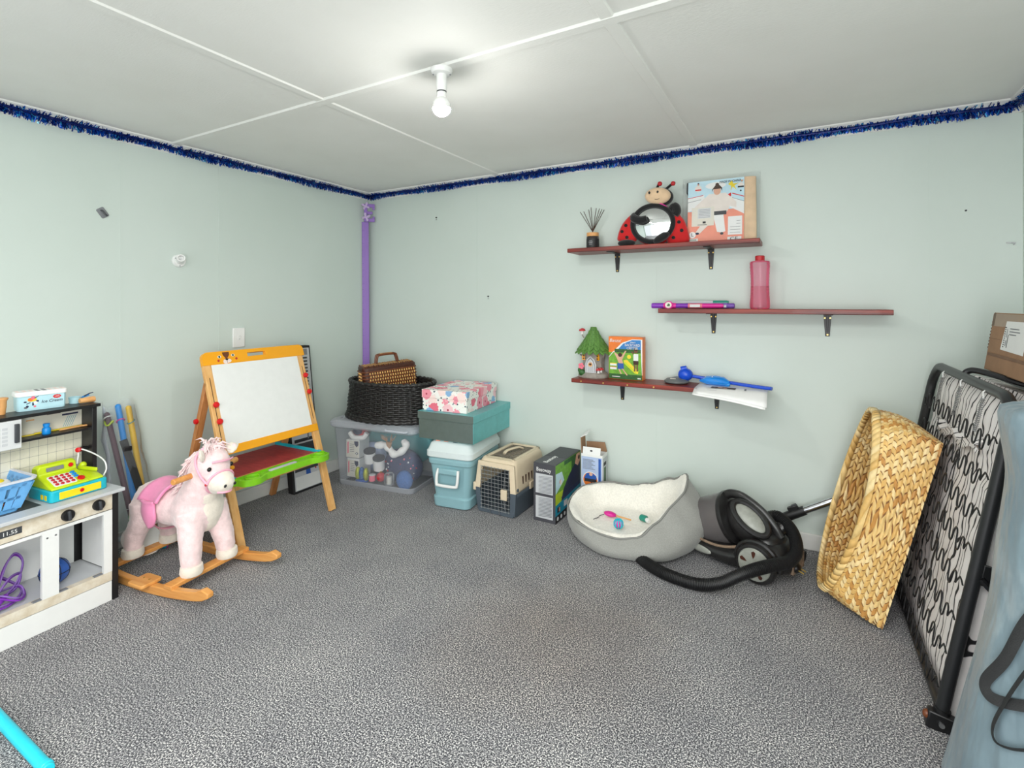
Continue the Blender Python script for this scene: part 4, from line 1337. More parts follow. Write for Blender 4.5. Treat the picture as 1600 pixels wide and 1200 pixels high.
def oven_contents():
    t = kthing('toy_basketball', 'small blue ball with black seams inside the play kitchen oven', 'ball', -.1, -.168, .1165 + .048, 0)
    MB('blue_print').ell((0, 0, 0), .047, 24, 16).build('ball', t)
    for rot in ((0, 0), (90, 0), (90, 90)):
        M = TR(rx=rot[0], rz=rot[1])
        MB('black').at(M).tube([(.0472 * math.cos(a), .0472 * math.sin(a), 0) for a in [2 * PI * i / 28 for i in range(28)]], .0014, 6, True).build('seam', t)
    for sg in (1, -1):
        MB('black').tube([Vector((.047 * math.cos(a) * .8, sg * (.028 + .012 * math.cos(2 * a)), .047 * math.sin(a) * .8)).normalized() * .0472 for a in [2 * PI * i / 28 for i in range(28)]], .0014, 6, True).build('seam', t)
    s = kthing('skipping_rope', 'tangled translucent purple skipping rope in the left oven', 'rope', -.1, -.32, .1168, 0)
    r = random.Random(5)
    pts = [(.05, -.07, .012)]
    path = [(.03, -.05, .03), (-.02, -.01, .05), (-.06, .03, .11), (-.075, .062, .135), (-.07, .085, .1), (-.05, .06, .04), (0, .0, .02), (.04, -.05, .012), (.02, -.02, .05), (-.02, .03, .075), (-.06, .075, .06), (-.04, .05, .02),
            (.01, -.03, .03), (.045, -.06, .06), (.0, -.04, .085), (-.05, .0, .08), (-.08, .04, .05), (-.05, .07, .015), (.0, .05, .008), (.05, .0, .01), (.06, -.05, .02), (.02, -.06, .04), (-.03, -.03, .03), (-.07, .02, .02),
            (-.03, .06, .03), (.02, .055, .012), (.06, .02, .02), (.04, -.03, .045), (-.01, -.06, .03), (.03, -.075, .014)]
    MB('violet_plastic').tube(spline(path, 8), .0036, 7).build('rope', s)
    MB('purple').tube(spline([(x * .85, y * .9 + .004, z * 1.05 + .004) for x, y, z in path[::-1]], 7), .003, 7).build('rope', s)
    MB('violet_plastic').cyl((.07, -.06, .02), (.03, .0, .04), .011, .008, 14).build('handle', s)
oven_contents()

# ------------------------------------------------------------------ sports poles in a clear bag
def pole(name, label, mat, a, b, r, group, extra=None):
    a, b = Vector(a), Vector(b)
    t = thing(name, label, 'pole', a, group=group)
    d = b - a
    MB(mat).cyl((0, 0, 0), d, r, r * .92, 14).build('shaft', t)
    MB(mat).ell(d, r * .95, 12, 8).build('end_cap', t)
    return t, d
def poles():
    g = 'coloured poles leaning by the play kitchen'
    t, d = pole('toy_broom', 'maroon pole with a green paddle end leaning beside the kitchen', 'maroon', (-2.775, 1.225, .1), (-2.845, 1.138, .672), .0125, g)
    MB('green_toy').at(TR(0, 0, 0, rx=7, ry=-7)).rings([[(-.006, -.014, .09), (.006, -.014, .09), (.006, .014, .09), (-.006, .014, .09)], [(-.007, -.016, .04), (.007, -.016, .04), (.007, .016, .04), (-.007, .016, .04)],
                          [(-.006, -.05, -.0), (.006, -.05, -.0), (.006, .035, .0), (-.006, .035, .0)], [(-.004, -.055, -.098), (.004, -.055, -.098), (.004, .03, -.098), (-.004, .03, -.098)]]).build('green_paddle', t, bevel=.002)
    MB('lime').tube([d * .93 + Vector((.016 * math.cos(a), .016 * math.sin(a), .01 * math.sin(2 * a))) for a in [2 * PI * i / 12 for i in range(12)]], .004, 6, True).build('cord_tie', t)
    MB('white').tube([d * .97 + Vector((.015 * math.cos(a), .015 * math.sin(a), .012 * math.cos(a))) for a in [2 * PI * i / 12 for i in range(12)]], .003, 6, True).build('hang_loop', t)
    for k in (.12, .2):
        MB('white').tube([d * k + Vector((.0135 * math.cos(a), .0135 * math.sin(a), .004 * math.cos(a))) for a in [2 * PI * i / 14 for i in range(14)]], .0012, 5, True).build('wire_tie', t)
    t, d = pole('toy_pole', 'blue pole between the maroon and yellow poles', 'azure', (-2.79, 1.262, .01), (-2.855, 1.187, .7), .0135, g)
    MB('magenta').tube([d * .9 + Vector((.0155 * math.cos(a), .0155 * math.sin(a), .012 * math.cos(a))) for a in [2 * PI * i / 12 for i in range(12)]], .003, 6, True).build('tape_ring', t)
    t, d = pole('toy_pole', 'yellow pole with a blue printed band, rightmost of the bundle', 'pole_yellow', (-2.79, 1.302, .01), (-2.858, 1.232, .685), .0135, g)
    for k, m in ((.34, 'teal_print'), (.37, 'yellow_print'), (.4, 'teal_print'), (.22, 'teal_print')):
        MB(m).cyl(d * k, d * (k + .028), .0139, .0139, 14).build('printed_band', t)
    MB('teal_print').tube([d * .9 + Vector((.015 * math.cos(a), .015 * math.sin(a), .008 * math.sin(a))) for a in [2 * PI * i / 12 for i in range(12)]], .0022, 6, True).build('cord_tie', t)
    t = thing('carry_strap', 'black webbing strap hanging in front of the blue pole', 'strap', (-2.745, 1.262, .16))
    MB('webbing').tube(spline([(0, 0, 0), (-.02, -.02, .13), (-.045, -.045, .26), (-.066, -.072, .385)], 5), .017, 4, flat=.002, upv=(0, 1, 0)).build('strap', t, smooth=0)
    bx('buckle', t, 'black', -.062, -.048, -.076, -.042, .33, .352, .003)
    t = thing('toy_pole', 'thin red and pink stick low beside the maroon pole', 'pole', (-2.752, 1.245, .002), group=g)
    MB('red').cyl((0, 0, 0), (-.012, -.017, .16), .006, n=10).build('shaft', t)
    MB('skin').cyl((-.012, -.017, .16), (-.02, -.028, .25), .007, n=10).build('sleeve', t)
    b = MB('clear_bag')
    rings = []
    for i in range(9):
        s = i / 8
        z = .08 + .64 * s
        cx, cy = -2.80 - .04 * s, 1.235 - .055 * s
        hw, hd = .098 - .03 * s + .006 * math.sin(i * 2.3), .042 - .016 * s
        ring = []
        for a in [2 * PI * j / 22 for j in range(22)]:
            w = 1 + .05 * math.sin(a * 5 + i * 1.7)
            ring.append((cx + hd * w * math.cos(a), cy + hw * w * math.sin(a), z + (.02 * math.sin(a * 3) if i == 8 else 0)))
        rings.append(ring)
    b.rings(rings, True, False)
    tag(b.build('plastic_sleeve', smooth=50), 'clear plastic bag round the coloured poles', 'bag')
    # white dish behind the horse
    M = TR(-2.685, 1.205, .078, rz=12) @ TR(ry=40, s=.86)
    d = MB('white').at(M).lathe([(.0, .0), (.05, .0), (.088, .014), (.1, .024), (.101, .026), (.088, .018), (.05, .004), (.0, .004)], 32)
    tag(d.build('plastic_dish'), 'round white plastic dish propped behind the rocking horse', 'dish')
    o = thing('small_ball', 'tiny teal and pink ball on the carpet behind the horse', 'ball', (-2.70, 1.318, .018))
    MB('teal_print').ell((0, 0, 0), .018, 14, 10).build('ball', o)
    MB('magenta').tube([(.0182 * math.cos(a), .004, .0182 * math.sin(a)) for a in [2 * PI * i / 20 for i in range(20)]], .002, 6, True).build('stripe', o)
poles()
# ------------------------------------------------------------------ rocking horse
def remesh(o, vox=.008, it=6, disp=0, nscale=.03):
    m = o.modifiers.new('remesh', 'REMESH')
    m.mode = 'VOXEL'
    m.voxel_size = vox
    m.use_smooth_shade = True
    s = o.modifiers.new('smooth', 'SMOOTH')
    s.factor = .6
    s.iterations = it
    if disp:
        tx = bpy.data.textures.new('fur_clumps', 'CLOUDS')
        tx.noise_scale = nscale
        d = o.modifiers.new('fur', 'DISPLACE')
        d.texture = tx
        d.strength = disp
        d.mid_level = .5
        d.texture_coords = 'LOCAL'
    return o

def horse():
    t = thing('rocking_horse', 'pink and white plush rocking horse on wooden rockers', 'rocking horse', (-2.435, 1.245, 0), (0, 0, 7))
    # rockers
    for sy in (-1, 1):
        mb = MB('pine_x')
        y0, y1 = sy * .165 - .014, sy * .165 + .014
        rings = []
        for i in range(25):
            x = -.43 + .86 * i / 24
            e = abs(x) / .43
            zb = x * x / 4.2 + (.012 * max(0, e - .9) * 10 if e > .9 else 0)
            zt = zb + .036 + .01 * math.exp(-((e - .93) / .06) ** 2) - (.02 * max(0, e - .95) * 20 if e > .95 else 0)
            rings.append([(x, y0, zb), (x, y1, zb), (x, y1, zt), (x, y0, zt)])
        mb.rings(rings)
        mb.build('rocker', t, bevel=.004)
        f = MB('pine_x').prism(rrect(.0, .095, min(sy * .13, sy * .215), max(sy * .13, sy * .215), .012), .037, .051).build('foot_rest', t, bevel=.003)
        for x in (.03, .065):
            MB('brass').cyl((x, sy * .165, .0505), (x, sy * .165, .0525), .004, n=8).build('screw', f)
    for x in (-.2, .2):
        bx('cross_rail', t, 'pine_x', x - .024, x + .024, -.182, .182, .0445, .062, .003)
    # plush body in one skin
    b = MB('plush_pink')
    b.ell((-.01, 0, .29), (.19, .092, .085), 20, 12)
    b.ell((-.15, 0, .285), (.1, .092, .097), 18, 12)
    b.ell((.12, 0, .292), (.105, .095, .108), 18, 12)
    b.tube([(.12, 0, .32), (.16, 0, .39), (.185, -.004, .455), (.2, -.006, .5)], lambda s: .088 - .022 * s, 16)
    for sy in (-1, 1):
        b.tube([(.15, sy * .05, .3), (.17, sy * .062, .24), (.19, sy * .076, .16), (.2, sy * .082, .09)], lambda s: .062 - .024 * s ** .7, 14)
        b.tube([(-.145, sy * .048, .3), (-.14, sy * .06, .235), (-.18, sy * .074, .16), (-.186, sy * .082, .09)], lambda s: .07 - .034 * s ** .6, 14)
    H = Matrix.Translation((.205, -.006, .505)) @ Euler((R(-4), R(26), R(2))).to_matrix().to_4x4()
    b.at(H).ell((.012, 0, 0), (.082, .072, .083), 20, 12).ell((.055, 0, -.02), (.06, .056, .056), 18, 12)
    b.at(None)
    remesh(b.build('body', t, smooth=60), .0085, 8, .007, .02)
    mz = MB('plush_white').at(H).ell((.092, 0, -.03), (.062, .055, .05), 20, 12).ell((.085, 0, -.06), (.045, .04, .028), 16, 10)
    remesh(mz.build('muzzle', t, smooth=60, label='white plush muzzle'), .008, 5, .004, .015)
    cp = MB('plush_white').ell((.163, .012, .31), (.07, .07, .115), 20, 16).ell((.192, -.003, .385), (.05, .055, .07), 16, 12)
    remesh(cp.build('chest_patch', t, smooth=60, label='white plush chest'), .008, 6, .005, .015)
    for x in (-.2, .2):
        for sy in (-1, 1):
            h = MB('plush_white').at(TR(x + (.004 if x > 0 else .016), sy * .082, .062)).lathe([(.0, 0), (.04, .0), (.044, .01), (.0425, .03), (.041, .036), (.0, .04)], 20)
            h.build('hoof', t)
    # face
    for sy in (-1, 1):
        MB('black_gloss').at(H).ell((.064, sy * .054, .022), (.0085, .0085, .0095), 14, 10).build('eye', t)
        MB('black').at(H).ell((.148, sy * .024, -.014), (.005, .0055, .0075), 10, 8).build('nostril', t)
        EM = H @ TR(.012, sy * .056, .058) @ Euler((R(sy * -52), R(46 if sy < 0 else 22), 0)).to_matrix().to_4x4()
        e = MB('plush_white').at(EM)
        e.rings([[(x * w, y * w * .4 - .006 * w, z) for x, y in circ(0, 0, .027, 14)] for z, w in ((0, .75), (.014, 1.0), (.032, .8), (.05, .1))])
        eo = e.build('ear', t, smooth=70)
        MB('plush_rose').at(EM).ell((0, -.0095, .02), (.0155, .0055, .021), 12, 8).build('ear_lining', eo)
    br = MB('ribbon_pink').at(H)
    br.tube([(.092 + .006 * math.cos(a), .0575 * math.cos(a), -.032 + .054 * math.sin(a)) for a in [2 * PI * i / 36 for i in range(36)]], .0048, 8, True)
    for sy in (-1, 1):
        br.tube(spline([(.09, sy * .0575, -.035), (.05, sy * .0655, -.02), (.01, sy * .0735, .012), (-.012, sy * .068, .045), (-.012, sy * .045, .078), (-.008, 0, .0865)], 6), .0048, 8)
    br.tube(spline([(.06, -.052, .052), (.075, -.028, .062), (.079, 0, .064), (.075, .028, .062), (.06, .052, .052)], 5), .004, 6)
    br.tube(spline([(.133, -.036, -.052), (.15, -.016, -.046), (.153, 0, -.045), (.15, .016, -.046), (.133, .036, -.052)], 5), .0042, 6)
    br.build('bridle', t)
    for sy in (-1, 1):
        MB('garnet').at(H).ell((.086, sy * .061, -.037), .0055, 10, 6).build('bridle_stud', t)
    # mane and forelock: locks of soft hair
    r = random.Random(3)
    mn = MB('plush_rose')
    for i in range(300):
        s = r.random()
        p = Vector((.225 - .15 * s + (.0 if s > .25 else .02), 0, .582 - .20 * s ** 1.2))
        p.y = -.008 + r.uniform(-.02, .02)
        p.x -= .012 * math.sin(s * PI)
        sd = r.choice((-1, -1, 1))
        l = r.uniform(.03, .065) * (1.1 - .4 * abs(s - .5))
        q1 = p + Vector((r.uniform(-.018, .012), sd * l * .4, r.uniform(.0, .018)))
        q2 = p + Vector((r.uniform(-.03, .008) + (.03 if s < .2 else 0), sd * l * .95, -l * r.uniform(.1, .55)))
        mn.tube([p, q1, q2], lambda t_: .0082 * (1 - .85 * t_), 5)
    for i in range(34):
        p = H @ Vector((r.uniform(-.05, .02), r.uniform(-.03, .03), .078))
        q = p + Vector((r.uniform(-.045, .03), r.uniform(-.03, .02), r.uniform(-.002, .016)))
        mn.tube([p, (p + q) * .5 + Vector((0, 0, .012)), q], lambda t_: .006 * (1 - .85 * t_), 5)
    mn.build('mane', t, smooth=80)
    tl = MB('plush_white')
    for i in range(80):
        a, b2 = r.uniform(-.022, .022), r.uniform(-.02, .02)
        tl.tube(spline([(-.237, a * .5, .325 + b2), (-.265, a, .31 + b2), (-.285 + b2 * .6, a * 1.3, .25), (-.28 + b2, a * 1.5, .17 + r.uniform(-.03, .03))], 3), lambda t_: .0045 * (1 - .8 * t_), 5)
    tl.build('tail', t, smooth=80)
    # saddle
    sd = MB('saddle_pink')
    def sfn(u, v):
        a = R(-62 + 124 * u)
        x = -.115 + .125 * v
        rr = .105 + .014 * (abs(2 * v - 1) ** 2.5)
        return (x, rr * 1.0 * math.sin(a), .278 + (rr + .0) * math.cos(a) * 1.0)
    sd.grid(sfn, 20, 10)
    sd.build('saddle_seat', t, smooth=80, solid=.012)
    for sy in (-1, 1):
        f = MB('saddle_pink')
        def ffn(u, v):
            z = .335 - .105 * v
            w = .048 * (1 - .75 * max(0, v - .45) ** 2 * 3.3) * (.8 + .3 * v)
            w = max(.006, w)
            x = -.055 + .02 * v + (2 * u - 1) * w
            return (x, sy * (.104 + .008 * math.sin(PI * v) - .012 * (2 * u - 1) ** 2 * (v > .0)), z - .008 * (1 - (2 * u - 1) ** 2) * v)
        f.grid(ffn, 12, 10)
        f.build('saddle_flap', t, smooth=80, solid=.011)
    MB('ribbon_pink').tube([(-.03 + .012 * math.sin(a), .102 * math.cos(a), .282 + .097 * math.sin(a)) for a in [2 * PI * i / 36 for i in range(36)]], .012, 8, True, flat=.003, upv=(1, 0, 0)).build('girth', t)
    hd = MB('pine_x').cyl((.198, -.158, .468), (.158, .168, .466), .0125, n=18).build('handle', t, bevel=.003)
horse()

# ------------------------------------------------------------------ easel
def easel():
    t = thing('art_easel', 'wooden double sided art easel with whiteboard and green tray', 'easel', (-2.326, 1.456, 0), (0, 0, 1.9))
    T = Euler((0, R(-18), 0)).to_matrix().to_4x4()
    for y0 in (.0, .558):
        l = bx('front_leg', t, 'pine', -.011, .011, y0, y0 + .04, .004, .93, .003, M=T)
        bx('slot', l, 'wicker_dark', .0105, .0114, y0 + .018, y0 + .0215, .54, .86, M=T)
    # top bar with a carrying slot
    tb = MB('orange_paint').at(T @ YZ())
    def slab(pts):
        tb.prism(pts, -.009, .0135)
    slab([(.0, .924), (.245, .924), (.245, .992), (.03, .992)] + [(.03 + .03 * math.cos(R(a)), .962 + .03 * math.sin(R(a))) for a in range(100, 181, 20)])
    slab([(.355, .924), (.61, .924)] + [(.58 + .03 * math.cos(R(a)), .962 + .03 * math.sin(R(a))) for a in range(0, 91, 18)] + [(.355, .992)])
    slab(rect(.245, .355, .924, .952))
    slab(rect(.245, .355, .973, .992))
    tb = tb.build('top_bar', t, smooth=0)
    M = T @ YZ(.0137, 0, 0)
    print_part('animal_face', tb, M, [('white', circ(.088, .963, .0095, 14, .007)), ('leaf_dark', circ(.088, .963, .005, 12, .006)), ('black', circ(.088, .963, .0032)), ('white', circ(.162, .966, .0095, 14, .007)), ('leaf_dark', circ(.162, .966, .005, 12, .006)), ('black', circ(.162, .966, .0032)),
                        ('foam_pink', circ(.127, .938, .022, 18, .011)), ('foam_pink', circ(.118, .934, .014, 14, .01)), ('wicker_brown', [(.125, .946), (.142, .97), (.142, .985), (.106, .985), (.108, .97)]), ('black', [(.125, .939), (.137, .95), (.113, .95)]),
                        ('garnet', circ(.08, .943, .006)), ('garnet', circ(.178, .946, .006)), ('black', rect(.1243, .1257, .928, .94))])
    bx('whiteboard', t, 'white_gloss', .0, .0125, .04, .558, .507, .924, .001, M=T)
    bx('bottom_bar', t, 'orange_paint', -.006, .0145, .02, .595, .466, .508, .002, M=T)
    for y, z in ((.019, .72), (.021, .635), (.578, .8), (.58, .70)):
        MB('red').at(T @ TR(.012, y, z, ry=90)).lathe([(.0, 0), (.006, 0), (.006, .004), (.0135, .007), (.0155, .014), (.012, .021), (.0, .0235)], 18).build('clamp_knob', t)
    # back legs
    for y in (.0, .562):
        a, b = Vector((-.262, y + .018, .80)), Vector((-.522, y + .018, .004))
        d = (b - a)
        x = Vector((d.z, 0, -d.x)).normalized() * .012
        yv = Vector((0, .018, 0))
        MB('pine_dark').rings([[a - x - yv, a + x - yv, a + x + yv, a - x + yv], [b - x - yv, b + x - yv, b + x + yv, b - x + yv]]).build('back_leg', t, bevel=.003)
    MB('red').at(TR(-.325, -.0, .60, rx=90)).lathe([(.0, 0), (.012, 0), (.014, .006), (.012, .014), (.0, .016)], 16).build('hinge_knob', t)
    # shelf and tray
    bx('paint_shelf', t, 'red_board', -.46, -.1, .045, .556, .322, .328)
    for y0 in (.03, .556):
        bx('shelf_rail', t, 'turquoise', -.47, -.078, y0, y0 + .013, .316, .344, .003)
    bx('shelf_batten', t, 'pine_x', -.108, -.086, .035, .562, .31, .333, .002)
    bx('lower_batten', t, 'pine', -.118, -.098, .02, .58, .268, .292, .002)
    MB('orange_paint').at(TR(-.085, .018, .395, ry=72)).lathe([(.0, -.004), (.009, -.004), (.009, .02), (.0, .022)], 14).build('peg', t)
    tr = MB('green_plastic')
    out = [(-.086, .075), (-.005, .065)]
    pts = [(p.x, p.y) for p in spline([(-.084, .04, 0), (-.05, .034, 0), (-.012, .04, 0), (.008, .07, 0), (.012, .11, 0), (-.004, .148, 0), (-.016, .18, 0), (-.018, .3, 0), (-.016, .42, 0), (-.004, .455, 0), (.012, .49, 0), (.008, .535, 0), (-.012, .565, 0), (-.05, .57, 0), (-.084, .562, 0), (-.085, .3, 0)], 5, True)]
    inner = [( -.046 + (x + .046) * .86, .302 + (y - .302) * .975) for x, y in pts]
    tr.rings([[(x, y, .306) for x, y in pts], [(x, y, .336) for x, y in pts], [(x, y, .338) for x, y in inner], [(x, y, .328) for x, y in inner]])
    to = tr.build('tray', t, smooth=40)
    for y in (.1, .508):
        MB('green_plastic').at(TR(-.036, y, .326)).lathe([(.029, .0), (.037, .0), (.037, .012), (.0345, .014), (.031, .012), (.029, .0), (.029, -.01), (.0, -.01)], 26, cap=False).build('cup_holder', to)
    bx('tray_recess', to, 'green_plastic', -.07, -.024, .17, .44, .326, .332, .004)
    bx('sponge', to, 'light_grey', -.052, -.03, .2, .36, .331, .341, .003)
easel()

def long_pack():
    # a flat zipped carry pack leaning behind the easel
    t = thing('carry_pack', 'tall black edged pack with printed front leaning behind the easel', 'pack', (-2.742, 2.077, 0), (0, 0, 0))
    W = .228
    def xx(z):
        return -.085 * z - .010 * math.sin(z / .94 * PI)
    b = MB('black_matte')
    b.rings([[(xx(z) - .055, 0, z), (xx(z), 0, z), (xx(z), W - .05 * z, z), (xx(z) - .055, W - .05 * z, z)] for z in (.0, .02, .2, .4, .6, .7, .8, .9, .92)])
    b.build('pack_body', t, bevel=.006)
    def strip(name, m, y0, y1, z0, z1, e=.0015):
        return MB(m).rings([[(xx(z) - .002, y0, z), (xx(z) + e, y0, z), (xx(z) + e, y1 - .05 * z, z), (xx(z) - .002, y1 - .05 * z, z)] for z in [z0 + (z1 - z0) * i / 5 for i in range(6)]]).build(name, t, smooth=0)
    p = strip('printed_front', 'light_grey', .014, W - .012, .016, .905)
    def sub(m, y0, y1, z0, z1, nm='print_patch'):
        o = strip(nm, m, y0, y1, z0, z1, .0024)
        o.parent = p
        return o
    for i in range(9):
        sub('dark_grey', .1 + .006 * (i % 3), .196, .66 + i * .022, .67 + i * .022)
    sub('ink', .085, .1, .64, .86)
    sub('green_toy', .15, .205, .612, .638)
    sub('grey', .02, .2, .86, .9)
    sub('dark_grey', .02, .2, .13, .3)
    sub('ink', .03, .2, .31, .33)
    sub('blue_print', .1, .14, .1, .26)
    sub('azure', .145, .16, .14, .24)
    sub('garnet', .17, .185, .12, .2)
    sub('white', .02, .205, .02, .1)
    sub('hair_brown', .165, .2, .4, .56)
    sub('ink_soft', .14, .146, .32, .45)
long_pack()
# ------------------------------------------------------------------ storage tub and its contents
TM = TR(-2.41, 2.572, 0, rz=8.5)
def tub():
    t = thing('storage_tub', 'clear plastic storage tub full of Christmas things in the corner', 'tub', TM.translation, (0, 0, 8.5))
    def ring(z, d=0):
        k = z / .4
        return [(x, y, z) for x, y in rrect(-.29 - .028 * k + d, .285 + .028 * k - d, -.172 - .022 * k + d, .172 + .022 * k - d, .04)]
    MB('clear_tub').rings([ring(.0), ring(.39)], False, False).build('tub_wall', t)
    MB('clear_tub_edge').rings([ring(.0), ring(.008), ring(.03, -.002), ring(.034, .002)], True, False).build('tub_base', t)
    MB('clear_tub_edge').rings([ring(.375, -.002), ring(.385, -.012), ring(.392, -.012), ring(.392, .002)], False, False).build('tub_rim', t)
    l = MB('clear_tub_edge')
    def lr(z, g):
        return [(x, y, z) for x, y in rrect(-.325 - g, .318 + g, -.2 - g, .2 + g, .045)]
    l.rings([lr(.393, .004), lr(.393, .014), lr(.418, .016), lr(.43, .006), lr(.43, -.03), lr(.424, -.036)], True, True)
    l.build('lid', t)
    for x in (-.14, .14):
        pass
    h = MB('clear_tub_edge')
    h.tube([(.12, -.222, .405), (.13, -.228, .4), (.27, -.228, .4), (.285, -.222, .405)], .006, 8).build('lid_clip', t)
tub()

def tub_thing(name, label, cat, x, y, z, rz=0, rx=0, ry=0):
    return thing(name, label, cat, TM @ Vector((x, y, z)), (rx, ry, 8.5 + rz))

def tub_contents():
    for i, (z, nm) in enumerate(((.205, 'upper printed white carton inside the clear tub at left'), (.072, 'lower printed white carton inside the clear tub at left'))):
        t = tub_thing('ornament_carton', nm, 'box', -.205, -.085 + .01 * i, z - .036 + .0, 4 - 6 * i)
        bx('carton', t, 'white', -.05, .05, -.045, .075, 0, .118 if i == 0 else .125, .002)
        f = XZ(0, -.0455, 0)
        sh = [('off_white', rect(-.048, .048, .003, .113)), ('navy', [(.012, .11), (.044, .11), (.044, .085), (.03, .07), (.014, .09)]), ('pink_print', [(-.04, .1), (-.03, .106), (-.03, .03), (-.04, .024)]), ('navy', [(.02, .03), (.032, .04), (.043, .03), (.032, .018)]), ('white', circ(.0315, .029, .005))]
        sh += [('ink_soft', rect(-.02, .012, .04 + k * .012, .0425 + k * .012)) for k in range(5)]
        print_part('printed_face', t, f, sh)
    t = tub_thing('santa_hat', 'red and white Santa hat inside the tub near the lid', 'hat', -.17, -.12, .30)
    MB('garnet').ell((0, .03, .03), (.06, .035, .04), 16, 10).build('hat_cone', t)
    MB('fluff_white').tube(spline([(-.06, 0, .03), (-.02, -.01, .005), (.05, -.005, .01), (.075, 0, .04)], 6), .016, 10).build('fur_trim', t)
    MB('navy').ell((0, .0, .045), (.035, .02, .025), 12, 8).build('bobble', t)
    for i, (x, y, z, lab) in enumerate(((-.07, -.12, .155, 'left white cylinder with dark open top inside the tub'), (.0, -.118, .115, 'right white cylinder with dark open top inside the tub'))):
        t = tub_thing('candle_cup', lab, 'candle holder', x, y, z, 0, 14, 8)
        MB('white').lathe([(.0, 0), (.036, 0), (.038, .075), (.0, .074)], 22).build('cup', t)
        MB('dark_grey').lathe([(.0, .0745), (.0385, .0745), (.0395, .084), (.0, .083)], 22).build('dark_top', t)
    t = tub_thing('white_boa', 'fluffy white fur strip curled inside the tub front', 'trim', .1, -.125, .24)
    b = MB('fluff_white').tube(spline([(-.1, .0, .03), (-.05, .0, .035), (-.01, -.005, .015), (.03, -.012, -.012), (.08, -.01, .01), (.11, -.0, .045), (.08, .02, .07)], 8), lambda s: .022 + .003 * math.sin(s * 30), 12)
    b.build('fur_strip', t)
    MB('fluff_white').ell((-.105, 0, .03), .022, 12, 8).build('fur_tip', t)
    t = tub_thing('twig_star', 'brown twig reindeer head on the fluffy strip inside the tub', 'ornament', .09, -.14, .275)
    MB('twig').rings([[(-.02, -.008, .03), (.025, -.008, .03), (.025, .008, .03), (-.02, .008, .03)], [(-.006, -.006, -.022), (.006, -.006, -.022), (.006, .006, -.022), (-.006, .006, -.022)]]).build('head', t, bevel=.003)
    tw = MB('twig')
    r = random.Random(9)
    for i in range(26):
        s = r.choice((-1, 1))
        tw.cyl((s * .014, 0, .03), (s * (.014 + r.uniform(-.01, .045)), r.uniform(-.012, .012), .03 + r.uniform(.02, .05)), .0014, n=5)
    tw.build('antlers', t)
    t = tub_thing('patterned_cloth', 'dark navy patterned cloth bundle at the right of the tub', 'cloth', .125, -.025, .122)
    o = MB('felt_navy').ell((0, 0, 0), (.145, .068, .115), 24, 14)
    o.build('bundle', t)
    r = random.Random(4)
    for i in range(26):
        a, z = r.uniform(-1.2, 1.0), r.uniform(-.6, .7)
        p = Vector((.145 * math.sin(a) * math.cos(z), -.068 * math.cos(a) * math.cos(z), .115 * math.sin(z)))
        MB(r.choice(('white', 'pink_print', 'garnet'))).ell(p, r.uniform(.0035, .008), 8, 5).build('motif', t)
    t = tub_thing('teal_bundle', 'dark teal tree branches filling the back of the tub', 'decoration', .0, .128, .22)
    b = MB('leaf_dark').ell((0, -.0, .0), (.27, .036, .15), 24, 12)
    b.build('branch_mass', t).data.materials[0] = MT['teal_foil']
    t = tub_thing('gift_wrap', 'pale grey wrapped bundle behind the white cartons in the tub', 'bundle', -.16, .042, .035)
    MB('box_paleblue').ell((0, 0, .1), (.11, .044, .1), 20, 12).build('bundle', t)
    t = tub_thing('knit_ball', 'blue knitted ball at the lower right of the tub', 'decoration', .2, -.128, .068)
    MB('knit_blue').ell((0, 0, 0), (.058, .038, .062), 20, 12).build('ball', t)
    t = tub_thing('tinsel_bundle', 'yellow green and blue tinsel bunch low in the tub', 'decoration', -.125, -.135, .072)
    for x, m, s in ((-.03, 'tinsel_yellow', .03), (.0, 'knit_blue', .032), (.034, 'tinsel_yellow', .03)):
        MB(m).ell((x, 0, 0), (.018, .02, s + .014), 12, 8).build('tinsel_hank', t)
    MB('blue_print').ell((0, .0, -.045), (.05, .022, .014), 12, 8).build('ribbon_tail', t)
    t = tub_thing('red_bauble', 'red bauble low in the middle of the tub', 'bauble', .035, -.148, .075)
    MB('garnet').ell((0, 0, 0), .03, 18, 12).build('bauble', t)
    MB('brass').cyl((0, 0, .028), (0, 0, .036), .006, n=10).build('cap', t)
    t = tub_thing('pink_bauble', 'small pink drum ornament low in the tub', 'bauble', -.03, -.15, .062)
    MB('pink_print').cyl((0, 0, -.018), (0, 0, .018), .021, n=16).build('drum', t)
    MB('white').cyl((0, 0, .018), (0, 0, .022), .0215, n=16).build('drum_rim', t)
    t = tub_thing('glass_jar', 'little pale jar of trinkets at the front of the tub', 'jar', .1, -.15, .036)
    MB('clear_bag').lathe([(.0, 0), (.03, 0), (.033, .01), (.033, .06), (.024, .072), (.0, .072)], 20).build('glass', t)
    MB('off_white').cyl((0, 0, .004), (0, 0, .05), .018, n=14).build('trinkets', t)
tub_contents()

# ------------------------------------------------------------------ baskets on the tub
def oval(c, rx, ry, z, n):
    return [(c[0] + rx * math.cos(2 * PI * j / n), c[1] + ry * math.sin(2 * PI * j / n), z) for j in range(n)]

